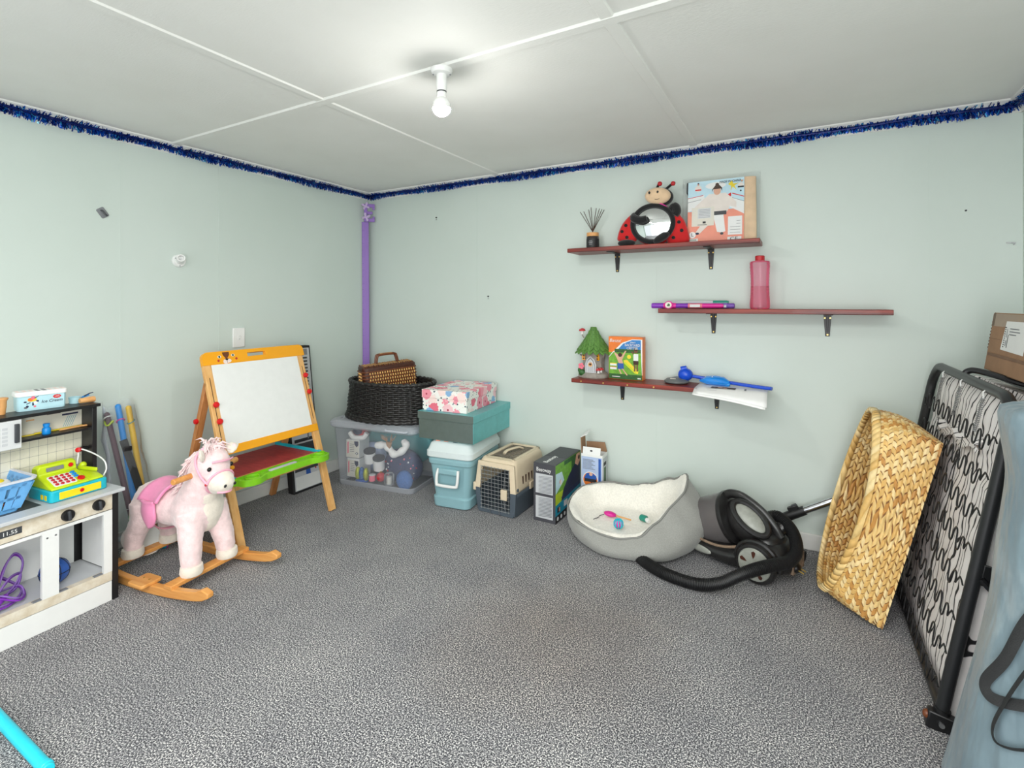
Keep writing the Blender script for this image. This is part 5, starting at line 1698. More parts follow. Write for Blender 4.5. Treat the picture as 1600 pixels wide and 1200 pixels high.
def black_basket():
    t = thing('wicker_basket', 'black oval wicker basket standing on the clear tub', 'basket', (-2.395, 2.578, .431), (0, 0, 6))
    H = .235
    def rad(s):
        return .325 - .03 * s + .055 * max(0, s - .75) + .012 * math.sin(s * PI), .206 - .02 * s + .03 * max(0, s - .75)
    n = 96
    # woven walls: each row of withies bows in and out round the stakes
    w = MB('wicker_black')
    rows = 19
    for k in range(rows):
        s = (k + .5) / rows
        rx, ry = rad(s)
        pts = []
        for j in range(n):
            a = 2 * PI * j / n
            d = .0065 * math.sin(24 * a + (k % 2) * PI)
            pts.append(((rx + d) * math.cos(a), (ry + d) * math.sin(a), H * s + .004 * math.sin(2 * a + 1)))
        w.tube(pts, .0072, 6, True)
    wo = w.build('woven_withies', t, smooth=80)
    wo['kind'] = 'stuff'
    st = MB('wicker_black')
    for j in range(48):
        a = 2 * PI * (j + .5) / 48
        st.tube([(rad(s)[0] * math.cos(a) * .985, rad(s)[1] * math.sin(a) * .985, H * s) for s in (0, .25, .5, .75, 1)], .0045, 6)
    so = st.build('stakes', t)
    so['kind'] = 'stuff'
    for z, g, r in ((.004, .012, .012), (.02, .006, .011), (H, .004, .013), (H - .018, .0, .009)):
        rx, ry = rad(z / H)
        pts = []
        for j in range(n * 2):
            a = 2 * PI * j / (n * 2)
            pts.append(((rx + g + .0025 * math.sin(40 * a)) * math.cos(a), (ry + g + .0025 * math.sin(40 * a)) * math.sin(a), z + .008 + .003 * math.cos(40 * a)))
        MB('wicker_black').tube(pts, r, 8, True).build('border_braid', t, smooth=80)
    MB('wicker_black').rings([oval((0, 0), .318, .198, .012, 40), oval((0, 0), .318, .198, .02, 40)]).build('basket_floor', t)
black_basket()

def picnic_case():
    t = thing('picnic_hamper', 'brown wicker picnic case with cane handle lying in the black basket', 'hamper', (-2.437, 2.604, .455), (0, -4, 60))
    L, D, H = .182, .08, .335
    MB('wicker_dark').prism(rrect(-L, L, -D, D, .035), 0, H - .004).build('core', t, bevel=.01)
    # face canes: light cross pieces over dark rods, built as relief
    rods = MB('wicker_brown')
    for k in range(14):
        z = .02 + k * .0215
        pts = [(x, y, z) for x, y in rrect(-L - .002, L + .002, -D - .002, D + .002, .036, 5)]
        rods.tube(pts, .0055, 6, True)
    rods.build('cane_rows', t, smooth=80)['kind'] = 'stuff'
    pk = MB('wicker_honey')
    for k in range(13):
        z = .031 + k * .0215
        for i in range(22):
            x = -L + .045 + i * .0165
            if x > L - .02:
                continue
            for sy in (-1,):
                pk.ell((x + (.004 if k % 2 else 0), sy * (D + .0035), z), (.0054, .0034, .0088), 6, 4)
        for i in range(4):
            y = -D + .04 + i * .0165
            pk.ell((-L - .0035, y, z), (.0054, .0034, .0088), 6, 4)
    pk.build('cross_canes', t, smooth=80)['kind'] = 'stuff'
    tp = MB('wicker_brown')
    for i in range(20):
        x = -L + .014 + i * .0172
        tp.tube([(x, -D + .016, H - .002), (x, D - .016, H - .002)], .0055, 6)
    tp.build('lid_canes', t)['kind'] = 'stuff'
    tq = MB('wicker_honey')
    for i in range(20):
        x = -L + .022 + i * .0165
        for k in range(4):
            tq.ell((x, -D + .022 + k * .027 + (.012 if i % 2 else 0), H + .004), (.004, .006, .003), 6, 4)
    tq.build('lid_cross_canes', t)['kind'] = 'stuff'
    for dy in (-.014, .014):
        MB('wicker_brown').tube(spline([(-.075, dy, H), (-.066, dy * 1.3, H + .045), (-.05, dy * 1.2, H + .062), (.05, dy * 1.2, H + .062), (.066, dy * 1.3, H + .045), (.075, dy, H)], 6), .0075, 8).build('handle_hoop', t)
    MB('wicker_honey').tube([(-.04, 0, H + .063), (.04, 0, H + .063)], .0165, 10, flat=.009, upv=(0, 1, 0)).build('handle_wrap', t)
picnic_case()

# ------------------------------------------------------------------ boxes and cooler
def boxes():
    t = thing('cooler_box', 'pale blue cool box with white swing handle under two boxes', 'cooler', (-1.795, 2.575, 0), (0, 0, 8))
    def ring(z, hx, hy, r=.035):
        return [(x, y, z) for x, y in rrect(-hx, hx, -hy, hy, r)]
    MB('cooler_blue').rings([ring(0, .108, .176), ring(.008, .118, .188), ring(.062, .122, .193), ring(.068, .113, .184), ring(.255, .135, .205), ring(.262, .143, .212), ring(.285, .145, .214), ring(.288, .14, .21), ring(.298, .14, .21)]).build('cool_body', t, bevel=.002)
    l = MB('cooler_lid').rings([ring(.299, .146, .215), ring(.304, .152, .22), ring(.335, .152, .22), ring(.342, .146, .214), ring(.375, .136, .2), ring(.391, .118, .178), ring(.394, .1, .16)]).build('lid', t)
    bx('handle_recess', t, 'cooler_blue', -.062, .058, -.222, -.196, .205, .24, .008)
    MB('white').tube(spline([(-.066, -.21, .235), (-.07, -.222, .2), (-.068, -.228, .158), (-.055, -.231, .147), (.05, -.231, .147), (.063, -.228, .158), (.066, -.222, .2), (.062, -.21, .235)], 5), .0085, 10).build('swing_handle', t)
    for x, m in ((-.085, 'salmon'), (-.03, 'salmon'), (.03, 'navy')):  # small flat salmon and navy patches on the lid top
        MB(m).at(TR(x, -.166, .3915)).box(-.014, .014, -.018, .008, -.004, .0016).build('lid_patch', l, smooth=0)
    t = thing('gift_box', 'shiny teal lidded gift box stacked on the cool box', 'box', (-1.812, 2.612, .3945), (0, 0, 4))
    bx('box_body', t, 'teal_foil', -.187, .187, -.236, .236, 0, .13, .002)
    bx('box_lid', t, 'teal_foil', -.192, .192, -.242, .242, .118, .162, .002)
    for c in t.children:
        pass
    bx('front_sheen', t, 'teal_foil_dark_sheen', -.185, .185, -.2368, -.236, .002, .117)  # thin sheets carrying the painted dark reflection of the box front
    bx('lid_front_sheen', t, 'teal_foil_dark_sheen', -.191, .191, -.2428, -.242, .119, .161)
    t = thing('floral_box', 'white floral lidded box topmost of the stack on the cool box', 'box', (-1.845, 2.6, .557), (0, 0, 6))
    bx('box_body', t, 'floral_paper', -.15, .15, -.198, .198, 0, .1, .002)
    bx('box_lid', t, 'floral_paper', -.154, .154, -.202, .202, .075, .124, .002)
boxes()

def carrier():
    t = thing('pet_carrier', 'cream and slate plastic pet carrier with wire door', 'pet carrier', (-1.498, 2.64, 0), (0, 0, 0))
    hx, hy = .13, .195
    def ring(z, k, r=.03, k2=None):
        k2 = k if k2 is None else k2
        return [(x, y, z) for x, y in rrect(-hx * k, hx * k, -hy * k2, hy * k2, r)]
    # lower tray, upper shell with open front
    def shell(name, mat, prof, arch=None):
        mb = MB(mat)
        n = len(prof[0])
        return mb.rings(prof, False, False).build(name, t, smooth=40, solid=.006)
    lo = [ring(.002, .9), ring(.012, .94), ring(.1, .97), ring(.112, 1.0), ring(.138, 1.0)]
    # drop the front (-y) quads for the door opening
    def open_front(name, mat, prof, w, z0, z1):
        mb = MB(mat)
        n = len(prof[0])
        v = [p for q in prof for p in q]
        f = []
        for i in range(len(prof) - 1):
            for j in range(n):
                q = (i * n + j, i * n + (j + 1) % n, (i + 1) * n + (j + 1) % n, (i + 1) * n + j)
                c = [sum(v[k][m] for k in q) / 4 for m in range(3)]
                if c[1] < -hy * .85 and abs(c[0]) < w and z0 < c[2] < z1 and abs(v[q[0]][0] - v[q[1]][0]) > .05:
                    continue
                f.append(q)
        mb.add(v, f)
        return mb.build(name, t, smooth=40, solid=.006)
    open_front('lower_tray', 'carrier_slate', lo, .2, .02, .2)
    up = [ring(.138, 1.0), ring(.15, 1.01), ring(.17, .99), ring(.235, .95), ring(.285, .9), ring(.302, .84), ring(.308, .76)]
    open_front('upper_shell', 'carrier_cream', up, .2, .1, .29)
    MB('carrier_slate').prism(rrect(-hx * .92, hx * .92, -hy * .92, hy * .92, .03), .004, .01).build('tray_floor', t)
    # front frame pieces round the door
    fr = MB('carrier_cream')
    fr.rings([[(x, y, z) for x, y, z in ((-.135, -.198, .14), (-.1, -.2, .14), (-.1, -.186, .14), (-.135, -.184, .14))], [(-.118, -.19, .29), (-.088, -.192, .272), (-.088, -.178, .272), (-.118, -.176, .29)]])
    fr.rings([[(.1, -.2, .14), (.135, -.198, .14), (.135, -.184, .14), (.1, -.186, .14)], [(.088, -.192, .272), (.118, -.19, .29), (.118, -.176, .29), (.088, -.178, .272)]])
    fr.rings([[(-.118, -.19, .292), (-.118, -.176, .292), (-.09, -.18, .262), (-.09, -.194, .262)], [(.118, -.19, .292), (.118, -.176, .292), (.09, -.18, .262), (.09, -.194, .262)]])
    fr.build('door_surround', t, bevel=.002)
    fl = MB('carrier_slate')
    fl.rings([[(-.135, -.198, .14), (-.1, -.2, .14), (-.1, -.186, .14), (-.135, -.184, .14)], [(-.122, -.186, .006), (-.09, -.188, .026), (-.09, -.174, .026), (-.122, -.172, .006)]])
    fl.rings([[(.1, -.2, .14), (.135, -.198, .14), (.135, -.184, .14), (.1, -.186, .14)], [(.09, -.188, .026), (.122, -.186, .006), (.122, -.172, .006), (.09, -.174, .026)]])
    fl.box(-.115, .115, -.19, -.172, .002, .03)
    fl.build('lower_surround', t, bevel=.002)
    d = MB('steel')
    for i in range(9):
        x = -.09 + i * .0225
        d.cyl((x, -.196, .024), (x, -.2, .272 if i not in (0, 8) else .262), .0016, n=6)
    for i in range(12):
        z = .03 + i * .0215
        d.cyl((-.096, -.1985, z), (.096, -.1985, z), .0016, n=6)
    d.cyl((-.03, -.1995, .0), (-.03, -.1995, .04), .0016, n=6).cyl((.03, -.1995, .0), (.03, -.1995, .04), .0016, n=6)
    do = d.build('wire_door', t)
    bx('latch_plate', do, 'carrier_cream', .045, .085, -.214, -.2, .1, .158, .004)
    MB('steel').cyl((.062, -.203, .16), (.066, -.203, .225), .0022, n=6).cyl((.062, -.203, .1), (.07, -.203, .045), .0022, n=6).build('latch_rod', do)
    # wire roof hatch and strap handle
    g = MB('wicker_dark')
    for i in range(6):
        x = -.07 + i * .028
        g.cyl((x, -.13, .303), (x, .15, .303), .0026, n=6)
    for i in range(13):
        y = -.13 + i * .0233
        g.cyl((-.075, y, .303), (.075, y, .303), .0026, n=6)
    go = g.build('roof_grille', t)
    go.data.materials[0] = MT['grille_grey']
    rf = MB('carrier_cream')
    for a in ((-.1, -.078, -.15, .17), (.078, .1, -.15, .17), (-.1, .1, -.152, -.132), (-.1, .1, .15, .172)):
        rf.box(a[0], a[1], a[2], a[3], .3, .312)
    rf.build('roof_frame', t, bevel=.004)
    MB('carrier_cream').tube(spline([(-.02, -.06, .31), (-.015, -.03, .322), (.012, .05, .325), (.025, .085, .312)], 5), .011, 8, flat=.006).build('carry_handle', t)
    for i in range(7):
        bx('vent_slot', t, 'wicker_dark', .1225, .1315, -.11 + i * .036, -.1 + i * .036, .165, .215)
    for i in range(6):
        bx('vent_slot', t, 'black', .126, .1295, -.09 + i * .04, -.07 + i * .04, .112, .13)
    for y in (-.17,):
        MB('carrier_slate').cyl((.126, y, .155), (.136, y, .155), .009, n=12).build('shell_bolt', t)
    bx('side_latch', t, 'carrier_cream', -.147, -.128, -.2, -.15, .12, .165, .004)
    bx('side_latch', t, 'carrier_cream', .128, .14, -.03, .02, .118, .16, .004)
carrier()

def airbed():
    t = thing('airbed_box', 'dark grey boxed air bed with camping picture beside the pet carrier', 'box', (-1.213, 2.672, 0), (0, 0, -1))
    hx, hy, H = .067, .172, .32
    bx('carton', t, 'box_charcoal', -hx, hx, -hy, hy, 0, H, .0015)
    sh = [('light_grey', rect(-.053, .052, .155, .262)), ('light_grey', rect(-.053, .052, .02, .14))]
    for i in range(13):
        z = .25 - i * .0072
        sh.append(('ink_soft', [(-.038, z - .006), (.046, z), (.046, z + .003), (-.03, z - .0035)]))
    for i in range(14):
        z = .132 - i * .0075
        sh.append(('ink_soft', [(-.038, z - .005), (.046, z), (.046, z + .003), (-.03, z - .0025)]))
    p = print_part('printed_end', t, XZ(0, -hy, 0), sh)
    text('lettering', 'Bestway', .03, 'white', p, XZ(-.004, -hy - .0006, .284), .0006, xs=.9)
    MX = Matrix.Translation((hx, 0, 0)) @ YZ()
    s2 = [('grass_print', rect(-hy + .002, hy - .002, .085, H - .004)), ('lime', rect(-hy + .002, -.02, .1, .16)), ('leaf_dark', rect(-.06, hy - .01, .24, H - .006)), ('grass_print', rect(-hy + .004, .04, .22, .29)), ('sky_print', [(-hy + .004, .16), (-.06, .21), (-.09, .265), (-hy + .004, .27)]), ('skin', circ(-.11, .215, .012)), ('white', circ(-.1, .208, .012, 10, .016)),
          ('navy', [(-.1, .1), (.165, .125), (.165, .27), (.1, .27), (.0, .215), (-.07, .16)]), ('felt_navy', [(-.09, .1), (.16, .12), (.16, .15), (-.095, .125)]), ('skin', [(.09, .26), (.11, .31), (.16, .312), (.16, .26), (.13, .24)]), ('hair_brown', circ(.145, .285, .013)),
          ('teal_print', [(-hy + .002, .04), (hy - .002, .06), (hy - .002, .125), (-hy + .002, .098)]), ('black', rect(-hy + .002, hy - .002, .003, .042)), ('ink', rect(-.15, -.115, .055, .083)), ('skin', rect(-.13, -.116, .058, .08)), ('white', rect(-.065, -.02, .063, .095)), ('ink', rect(.035, .075, .075, .1)), ('salmon', rect(.05, .07, .078, .098))]
    s2 += [('white', circ(-.145 + i * .045, .023, .011)) for i in range(4)]
    print_part('printed_side', t, MX, s2)
    tp = print_part('printed_top', t, TR(0, 0, H), [('grey', rect(-hx + .003, hx - .003, -.03, hy - .003))])
    tp.data.materials[0] = MT['dark_grey']
    text('lettering', 'Bestway', .04, 'white', tp, TR(-.005, -.085, H + .0006, rz=90), .0005)
    # opened white and blue carton behind
    t = thing('opened_carton', 'opened blue and white carton with brown flaps by the air bed box', 'box', (-1.035, 2.79, 0), (0, 0, 3))
    hx, hy, H = .062, .05, .335
    w = MB('white')
    w.rings([rect3 for rect3 in ([(-hx, -hy, z), (hx, -hy, z), (hx, hy, z), (-hx, hy, z)] for z in (0, H))], True, False)
    w.build('carton', t, smooth=0, solid=.003)
    sh = [('box_paleblue', rect(-hx + .001, hx - .001, .003, H - .015)), ('blue_print', rect(hx - .022, hx - .008, .003, H - .02)), ('white', circ(-.008, .19, .046, 22)), ('orange_print', circ(-.008, .19, .042, 22)), ('blue_print', [(-.046, .195), (.03, .195), (.028, .215), (.0, .232), (-.03, .226)]), ('ink', rect(-.042, .028, .178, .196)), ('skin', circ(-.004, .222, .01)), ('hair_brown', rect(-.004, .004, .155, .185)),
          ('white', circ(-.016, .09, .034, 20)), ('off_white', circ(-.016, .09, .03, 20))]
    sh += [('ink_soft', rect(-.052, .02 - .01 * (i % 3), .25 + i * .0075, .2525 + i * .0075)) for i in range(8)]
    print_part('printed_front', t, XZ(0, -hy - .0015, 0), sh)
    print_part('printed_side', t, Matrix.Translation((hx + .0015, 0, 0)) @ YZ(), [('light_grey', rect(-.045, .045, .01, H - .02)), ('leaf_dark', rect(-.02, .012, .1, .26)), ('ink', rect(-.03, .02, .27, .29))])
    MB('white').at(TR(0, -hy, H - .003, rx=-14)).box(-hx + .008, hx - .012, -.0015, .0015, 0, .042).build('front_flap', t)
    MB('ink').at(TR(0, -hy, H - .003, rx=-14) @ XZ(-.004, -.0016, .022)).prism(circ(0, 0, .008, 12, .005), 0, .0006).build('flap_logo', t, smooth=0)
    MB('kraft').at(TR(0, hy - .003, H - .003, rx=4)).rings([[(-hx, -.0015, 0), (hx, -.0015, 0), (hx, .0015, 0), (-hx, .0015, 0)], [(-hx, -.0015, .05), (hx - .012, -.0015, .055), (hx - .012, .0015, .055), (-hx, .0015, .05)]]).build('back_flap', t)
    MB('kraft').at(TR(-hx, 0, H - .003, ry=-3)).box(-.0015, .0015, -hy + .004, hy - .02, 0, .092).build('left_flap', t)
    MB('white').at(TR(-hx - .004, 0, H + .092, ry=0)).rings([[(0, -hy + .004, -.003), (.035, -hy + .012, .016), (.035, hy - .03, .03), (0, hy - .02, .01)], [(0, -hy + .004, .0), (.035, -hy + .012, .019), (.035, hy - .03, .033), (0, hy - .02, .013)]]).build('flap_tongue', t, smooth=0)
airbed()
# ------------------------------------------------------------------ pet bed and toys
def pet_bed():
    t = thing('pet_bed', 'round grey pet bed with cream fleece lining, dented at the front', 'pet bed', (-.77, 2.535, 0), (0, 0, 0))
    def rim(a):
        d = math.degrees(a) % 360
        # (angle, radius x-ish, rim height)
        K = [(0, .285, .285), (22, .30, .335), (50, .28, .27), (75, .24, .215), (100, .23, .19), (130, .25, .2), (160, .29, .185), (190, .30, .15), (220, .28, .125), (250, .235, .098), (275, .215, .088), (300, .225, .105), (325, .225, .165), (345, .25, .235), (360, .285, .285)]
        for (a0, r0, h0), (a1, r1, h1) in zip(K, K[1:]):
            if a0 <= d <= a1:
                s = (d - a0) / (a1 - a0)
                s = s * s * (3 - 2 * s)
                return r0 + (r1 - r0) * s, h0 + (h1 - h0) * s
        return .3, .15
    n = 72
    A = [2 * PI * j / n for j in range(n)]
    out, inn, pip = [], [], []
    # outer shell: floor edge -> bulge -> rim
    for s in [i / 8 for i in range(9)]:
        ring = []
        for a in A:
            r, h = rim(a)
            base_r = .235 + .075 * max(0, math.cos(a - R(12))) ** 1.5
            rr = base_r + (r - base_r) * s ** 1.2 + (.03 + .055 * max(0, math.cos(a - R(8))) ** 2) * math.sin(PI * min(1, s * 1.02))
            if s == 0:
                rr = base_r - .02
            w = 1 + .012 * math.sin(a * 7 + s * 3)
            ring.append((rr * w * math.cos(a), rr * w * math.sin(a), max(.002, h * s + .006 * math.sin(a * 11) * s * (1 - s))))
        out.append(ring)
    MB('grey_weave').rings(out, True, False).build('outer_shell', t, smooth=80)
    for s in [i / 9 for i in range(10)]:
        ring = []
        for a in A:
            r, h = rim(a)
            zf = .066
            if s < .45:
                q = s / .45
                rr = r - .002 - (r * .16 + .02) * q
                z = h - (h - zf - .02) * q ** 1.6 + .012 * math.sin(PI * q)
            else:
                q = (s - .45) / .55
                rr = (r - .002 - (r * .16 + .02)) * (1 - q) + .002
                z = zf + .02 * (1 - q) ** 3 + .014 * math.sin(PI * q)
            k = .006 * math.sin(a * 9 + s * 13) * (1 - s)
            ring.append(((rr + k) * math.cos(a), (rr + k) * math.sin(a), z + .004 * math.sin(a * 5 + s * 9) * (1 - s)))
        inn.append(ring)
    o = MB('fleece').rings(inn, False, True).build('fleece_lining', t, smooth=80, sub=1)
    tx = bpy.data.textures.new('fleece_clumps', 'CLOUDS')
    tx.noise_scale = .016
    d = o.modifiers.new('pile', 'DISPLACE')
    d.texture = tx
    d.strength = .010
    d.texture_coords = 'LOCAL'
    MB('piping_grey').tube([(rim(a)[0] * math.cos(a), rim(a)[0] * math.sin(a), rim(a)[1] + .001) for a in A], .005, 8, True).build('piping', t, smooth=80)
    # cat toys lying on the fleece
    p = thing('feather_toy', 'magenta teardrop cat toy with tan stick in the pet bed', 'cat toy', (-.835, 2.555, .096), (0, 0, 10))
    MB('magenta').at(TR(ry=8)).ell((-.025, 0, 0), (.034, .02, .013), 16, 10).build('plush_body', p)
    MB('toy_wood').cyl((.0, 0, 0), (.085, -.035, .002), .004, n=8).build('stick', p)
    MB('black').tube(spline([(-.055, -.005, 0), (-.075, -.02, -.004), (-.08, -.045, -.004), (-.1, -.07, -.006)], 6), .0018, 6).build('string', p)
    q = thing('spring_toy', 'teal and white cat toy at the right of the pet bed', 'cat toy', (-.69, 2.585, .098), (0, 0, -25))
    MB('teal_plastic').cyl((-.02, 0, 0), (.012, 0, .002), .0165, n=16).build('teal_end', q, bevel=.002)
    MB('white').cyl((.012, 0, .0), (.034, -.004, -.002), .011, n=14).build('white_end', q, bevel=.002)
    MB('teal_plastic').tube([(-.02 , .012 * math.cos(a), .012 * math.sin(a)) for a in [2 * PI * i / 14 for i in range(14)]], .004, 6, True).build('end_ring', q)
    b = thing('lattice_ball', 'teal and pink striped cat ball at the front of the pet bed', 'cat toy', (-.775, 2.425, .115))
    MB('magenta').ell((0, 0, 0), .0215, 16, 12).build('ball_core', b)
    for k in range(5):
        M = TR(rz=36 * k, rx=90)
        MB('turquoise').at(M).tube([(.0225 * math.cos(a), .0225 * math.sin(a), 0) for a in [2 * PI * i / 22 for i in range(22)]], .0032, 6, True).build('lattice_band', b)
pet_bed()

# ------------------------------------------------------------------ vacuum cleaner
def vacuum():
    VA = -19
    V = TR(-.228, 2.568, 0, rz=VA)
    t = thing('vacuum_cleaner', 'dusty black bagless cylinder vacuum cleaner with ribbed hose', 'vacuum cleaner', (-.228, 2.568, 0), (0, 0, VA))
    # local: -x nose, +x rear, -y side towards the room
    def sec(x, w, z0, z1, e=2.6, n=28):
        zc, hz = (z0 + z1) / 2, (z1 - z0) / 2
        ring = []
        for a in [2 * PI * j / n for j in range(n)]:
            c, s = math.cos(a), math.sin(a)
            ring.append((x, w * math.copysign(abs(c) ** (2 / e), c), zc + hz * math.copysign(abs(s) ** (2 / e), s)))
        return ring
    body = MB('dusty_black')
    body.rings([sec(-.262, .05, .05, .07), sec(-.25, .085, .03, .088), sec(-.21, .118, .018, .1), sec(-.15, .135, .014, .1), (sec(-.08, .14, .014, .098)), sec(0, .138, .014, .105), sec(.06, .13, .014, .15), sec(.12, .118, .02, .172), sec(.18, .108, .03, .16), sec(.225, .09, .05, .125), sec(.235, .05, .07, .1)])
    body.build('hull', t, smooth=60)
    # clear dust bin, lying with its end towards the nose
    B = TR(-.05, 0, .192, ry=-114)     # local z = bin axis towards the nose, slightly down
    MB('smoky_bin').at(B).lathe([(.116, -.0), (.116, .02), (.112, .11), (.105, .158), (.09, .17), (.0, .173)], 36, cap=False).build('dust_bin', t)
    MB('vac_dust').at(B).lathe([(.0, .01), (.07, .012), (.065, .09), (.03, .11), (.0, .112)], 24).build('cyclone_core', t)
    MB('dusty_black').at(B).lathe([(.0, -.022), (.1, -.022), (.12, -.012), (.122, .0), (.12, .008), (.112, .008), (.0, .0)], 36).build('lid_ring', t)
    # lid dome behind the ring, carrying handle over it
    MB('dusty_black').tube(spline([(-.09, -.005, .272), (-.06, -.008, .303), (.0, -.01, .306), (.08, -.01, .268), (.14, -.008, .212), (.165, -.005, .172)], 6), .016, 10, flat=.02).build('carry_handle', t)
    LM = TR(.06, -.066, .24, ry=35) @ Euler((R(38), 0, 0)).to_matrix().to_4x4()
    MB('vac_grey').at(LM).ell((0, 0, .002), (.076, .038, .012), 26, 8).build('lid_inset', t)
    MB('dusty_black').at(LM).tube([(.087 * math.cos(a), .047 * math.sin(a), .002) for a in [2 * PI * i / 36 for i in range(36)]], .0135, 10, True).build('inset_rim', t)
    MB('dusty_black').at(TR(.035, 0, .187, ry=35)).ell((0, 0, 0), (.128, .1, .083), 28, 16).build('lid_shell', t)
    MB('dusty_black').at(TR(.125, 0, .162, ry=12)).ell((0, 0, 0), (.062, .085, .03), 20, 10).build('rear_hood', t)
    for y, x, z, r in ((-.062, .092, .176, .02), (.04, .14, .182, .016)):
        MB('vac_beige').at(TR(x, y, z, rx=24 if y < 0 else 0, ry=14)).lathe([(.0, 0), (r, 0), (r, .007), (r * .8, .011), (r * .45, .01), (r * .4, .013), (.0, .013)], 22).build('round_button', t)
    MB('dusty_black').at(TR(.055, -.06, .155, rz=20, ry=18)).box(-.022, .018, -.012, .012, 0, .02).build('bin_clip', t, bevel=.003)
    # wheels, the near one with its vented hub
    for sy in (-1, 1):
        W = TR(.115, sy * .128, .0855, rx=90, s=1.08) if sy < 0 else TR(.115, .128, .0855, rx=-90, s=1.08)
        wh = MB('dusty_black').at(W).lathe([(.0, -.012), (.07, -.012), (.079, -.004), (.079, .012), (.073, .022), (.064, .024), (.0, .024)], 36).build('wheel', t)
        MB('vac_grey').at(W).lathe([(.0, .0245), (.063, .0245), (.06, .03), (.018, .035), (.0, .036)], 36).build('hub_cap', wh)
        for k in range(5):
            a = 2 * PI * k / 5 + .3
            M = W @ TR(.04 * math.cos(a), .04 * math.sin(a), .0335, rz=math.degrees(a))
            MB('wicker_dark').at(M).prism([(-.014, -.0), (-.004, -.005), (.01, -.0075), (.015, 0), (.01, .0075), (-.004, .005)], -.004, .0012).build('hub_vent', wh, smooth=0)
        MB('dusty_black').at(W).tube([(.092 * math.cos(a), .092 * math.sin(a), -.004) for a in [PI * (-.02 + 1.04 * i / 18) for i in range(19)]], .011, 8).build('wheel_arch', t) if sy > 0 else MB('dusty_black').at(TR(.115, -.128, .079, rx=90)).tube([(.092 * math.cos(a), .092 * math.sin(a), -.004) for a in [PI * (-.02 + 1.04 * i / 18) for i in range(19)]], .011, 8).build('wheel_arch', t)
    MB('vac_grey').at(TR(-.145, -.1325, .057, rz=-7)).ell((0, 0, 0), (.062, .006, .0165), 20, 8).build('side_badge', t)
    MB('vac_dust').tube(spline([(-.225, -.1, .098), (-.15, -.128, .1), (-.06, -.135, .1), (.02, -.125, .118), (.07, -.112, .15)], 6), .006, 8).build('dusty_seam', t)
    g = MB('vac_dust')
    for i in range(9):
        g.box(.214 + .0, .238, -.06 + i * .014, -.053 + i * .014, .055, .12)
    g.build('exhaust_grille', t)
    MB('dusty_black').at(TR(-.2, 0, .012, rx=90)).lathe([(.0, -.012), (.0118, -.012), (.0118, .012), (.0, .012)], 16).build('caster', t)
    MB('dusty_black').cyl((.13, .03, .17), (.16, .05, .205), .03, .026, 18).build('hose_socket', t)
    for y in (-.012, .012):
        MB('brass').cyl((.25, y - .03, .075), (.272, y - .032, .07), .003, n=8).build('plug_pin', t)
    MB('black').ell((.238, -.03, .078), (.018, .024, .02), 14, 8).build('plug', t)
    # ribbed hose: up from the socket, round the near side and away under the pet bed
    Vi = V.inverted()
    wp = [(-.135, 2.60, .215), (-.085, 2.59, .232), (-.03, 2.53, .205), (-.012, 2.45, .16), (-.04, 2.385, .132), (-.09, 2.335, .128), (-.15, 2.285, .118), (-.21, 2.25, .095), (-.29, 2.222, .05), (-.38, 2.218, .027), (-.50, 2.235, .0265), (-.59, 2.28, .0265), (-.655, 2.335, .0265), (-.69, 2.375, .0265)]
    path = spline([Vi @ Vector(p) for p in wp], 26)
    # resample evenly, then ribs
    acc = [0]
    for a, b in zip(path, path[1:]):
        acc.append(acc[-1] + (b - a).length)
    L = acc[-1]
    pts, rad_ = [], []
    k = 0
    N = int(L / .0017)
    for i in range(N + 1):
        s = L * i / N
        while k < len(acc) - 2 and acc[k + 1] < s:
            k += 1
        f = (s - acc[k]) / max(1e-9, acc[k + 1] - acc[k])
        pts.append(path[k].lerp(path[k + 1], f))
        rad_.append(.0215 + .0042 * (1 if (i % 4) in (0, 1) else 0))
    MB('hose_black').tube(pts, lambda q: rad_[min(N, int(round(q * N)))], 14).build('hose', t, smooth=50)
    # wand with its clip, propped along the wall
    w = thing('vacuum_wand', 'chrome vacuum tube with black clip running behind the woven basket', 'vacuum wand', (-.03, 2.785, .183))
    d = Vector((.36, -.0, .216))
    MB('chrome').cyl(d * .04, d, .0165, n=20).build('tube', w)
    MB('black').cyl(d * -.045, d * .14, .0225, .021, 18).build('connector', w)
    MB('black').at(TR(.005, 0, .02, ry=-31)).box(-.022, .026, -.012, .012, 0, .022).build('clip', w, bevel=.003)
    MB('dark_grey').at(TR(.0, 0, .038, ry=-31)).box(-.006, .02, -.009, .009, 0, .008).build('clip_button', w, bevel=.002)
    MB('hose_black').cyl(d * -.15, d * -.045, .02, .022, 16).build('hose_end', w)
vacuum()
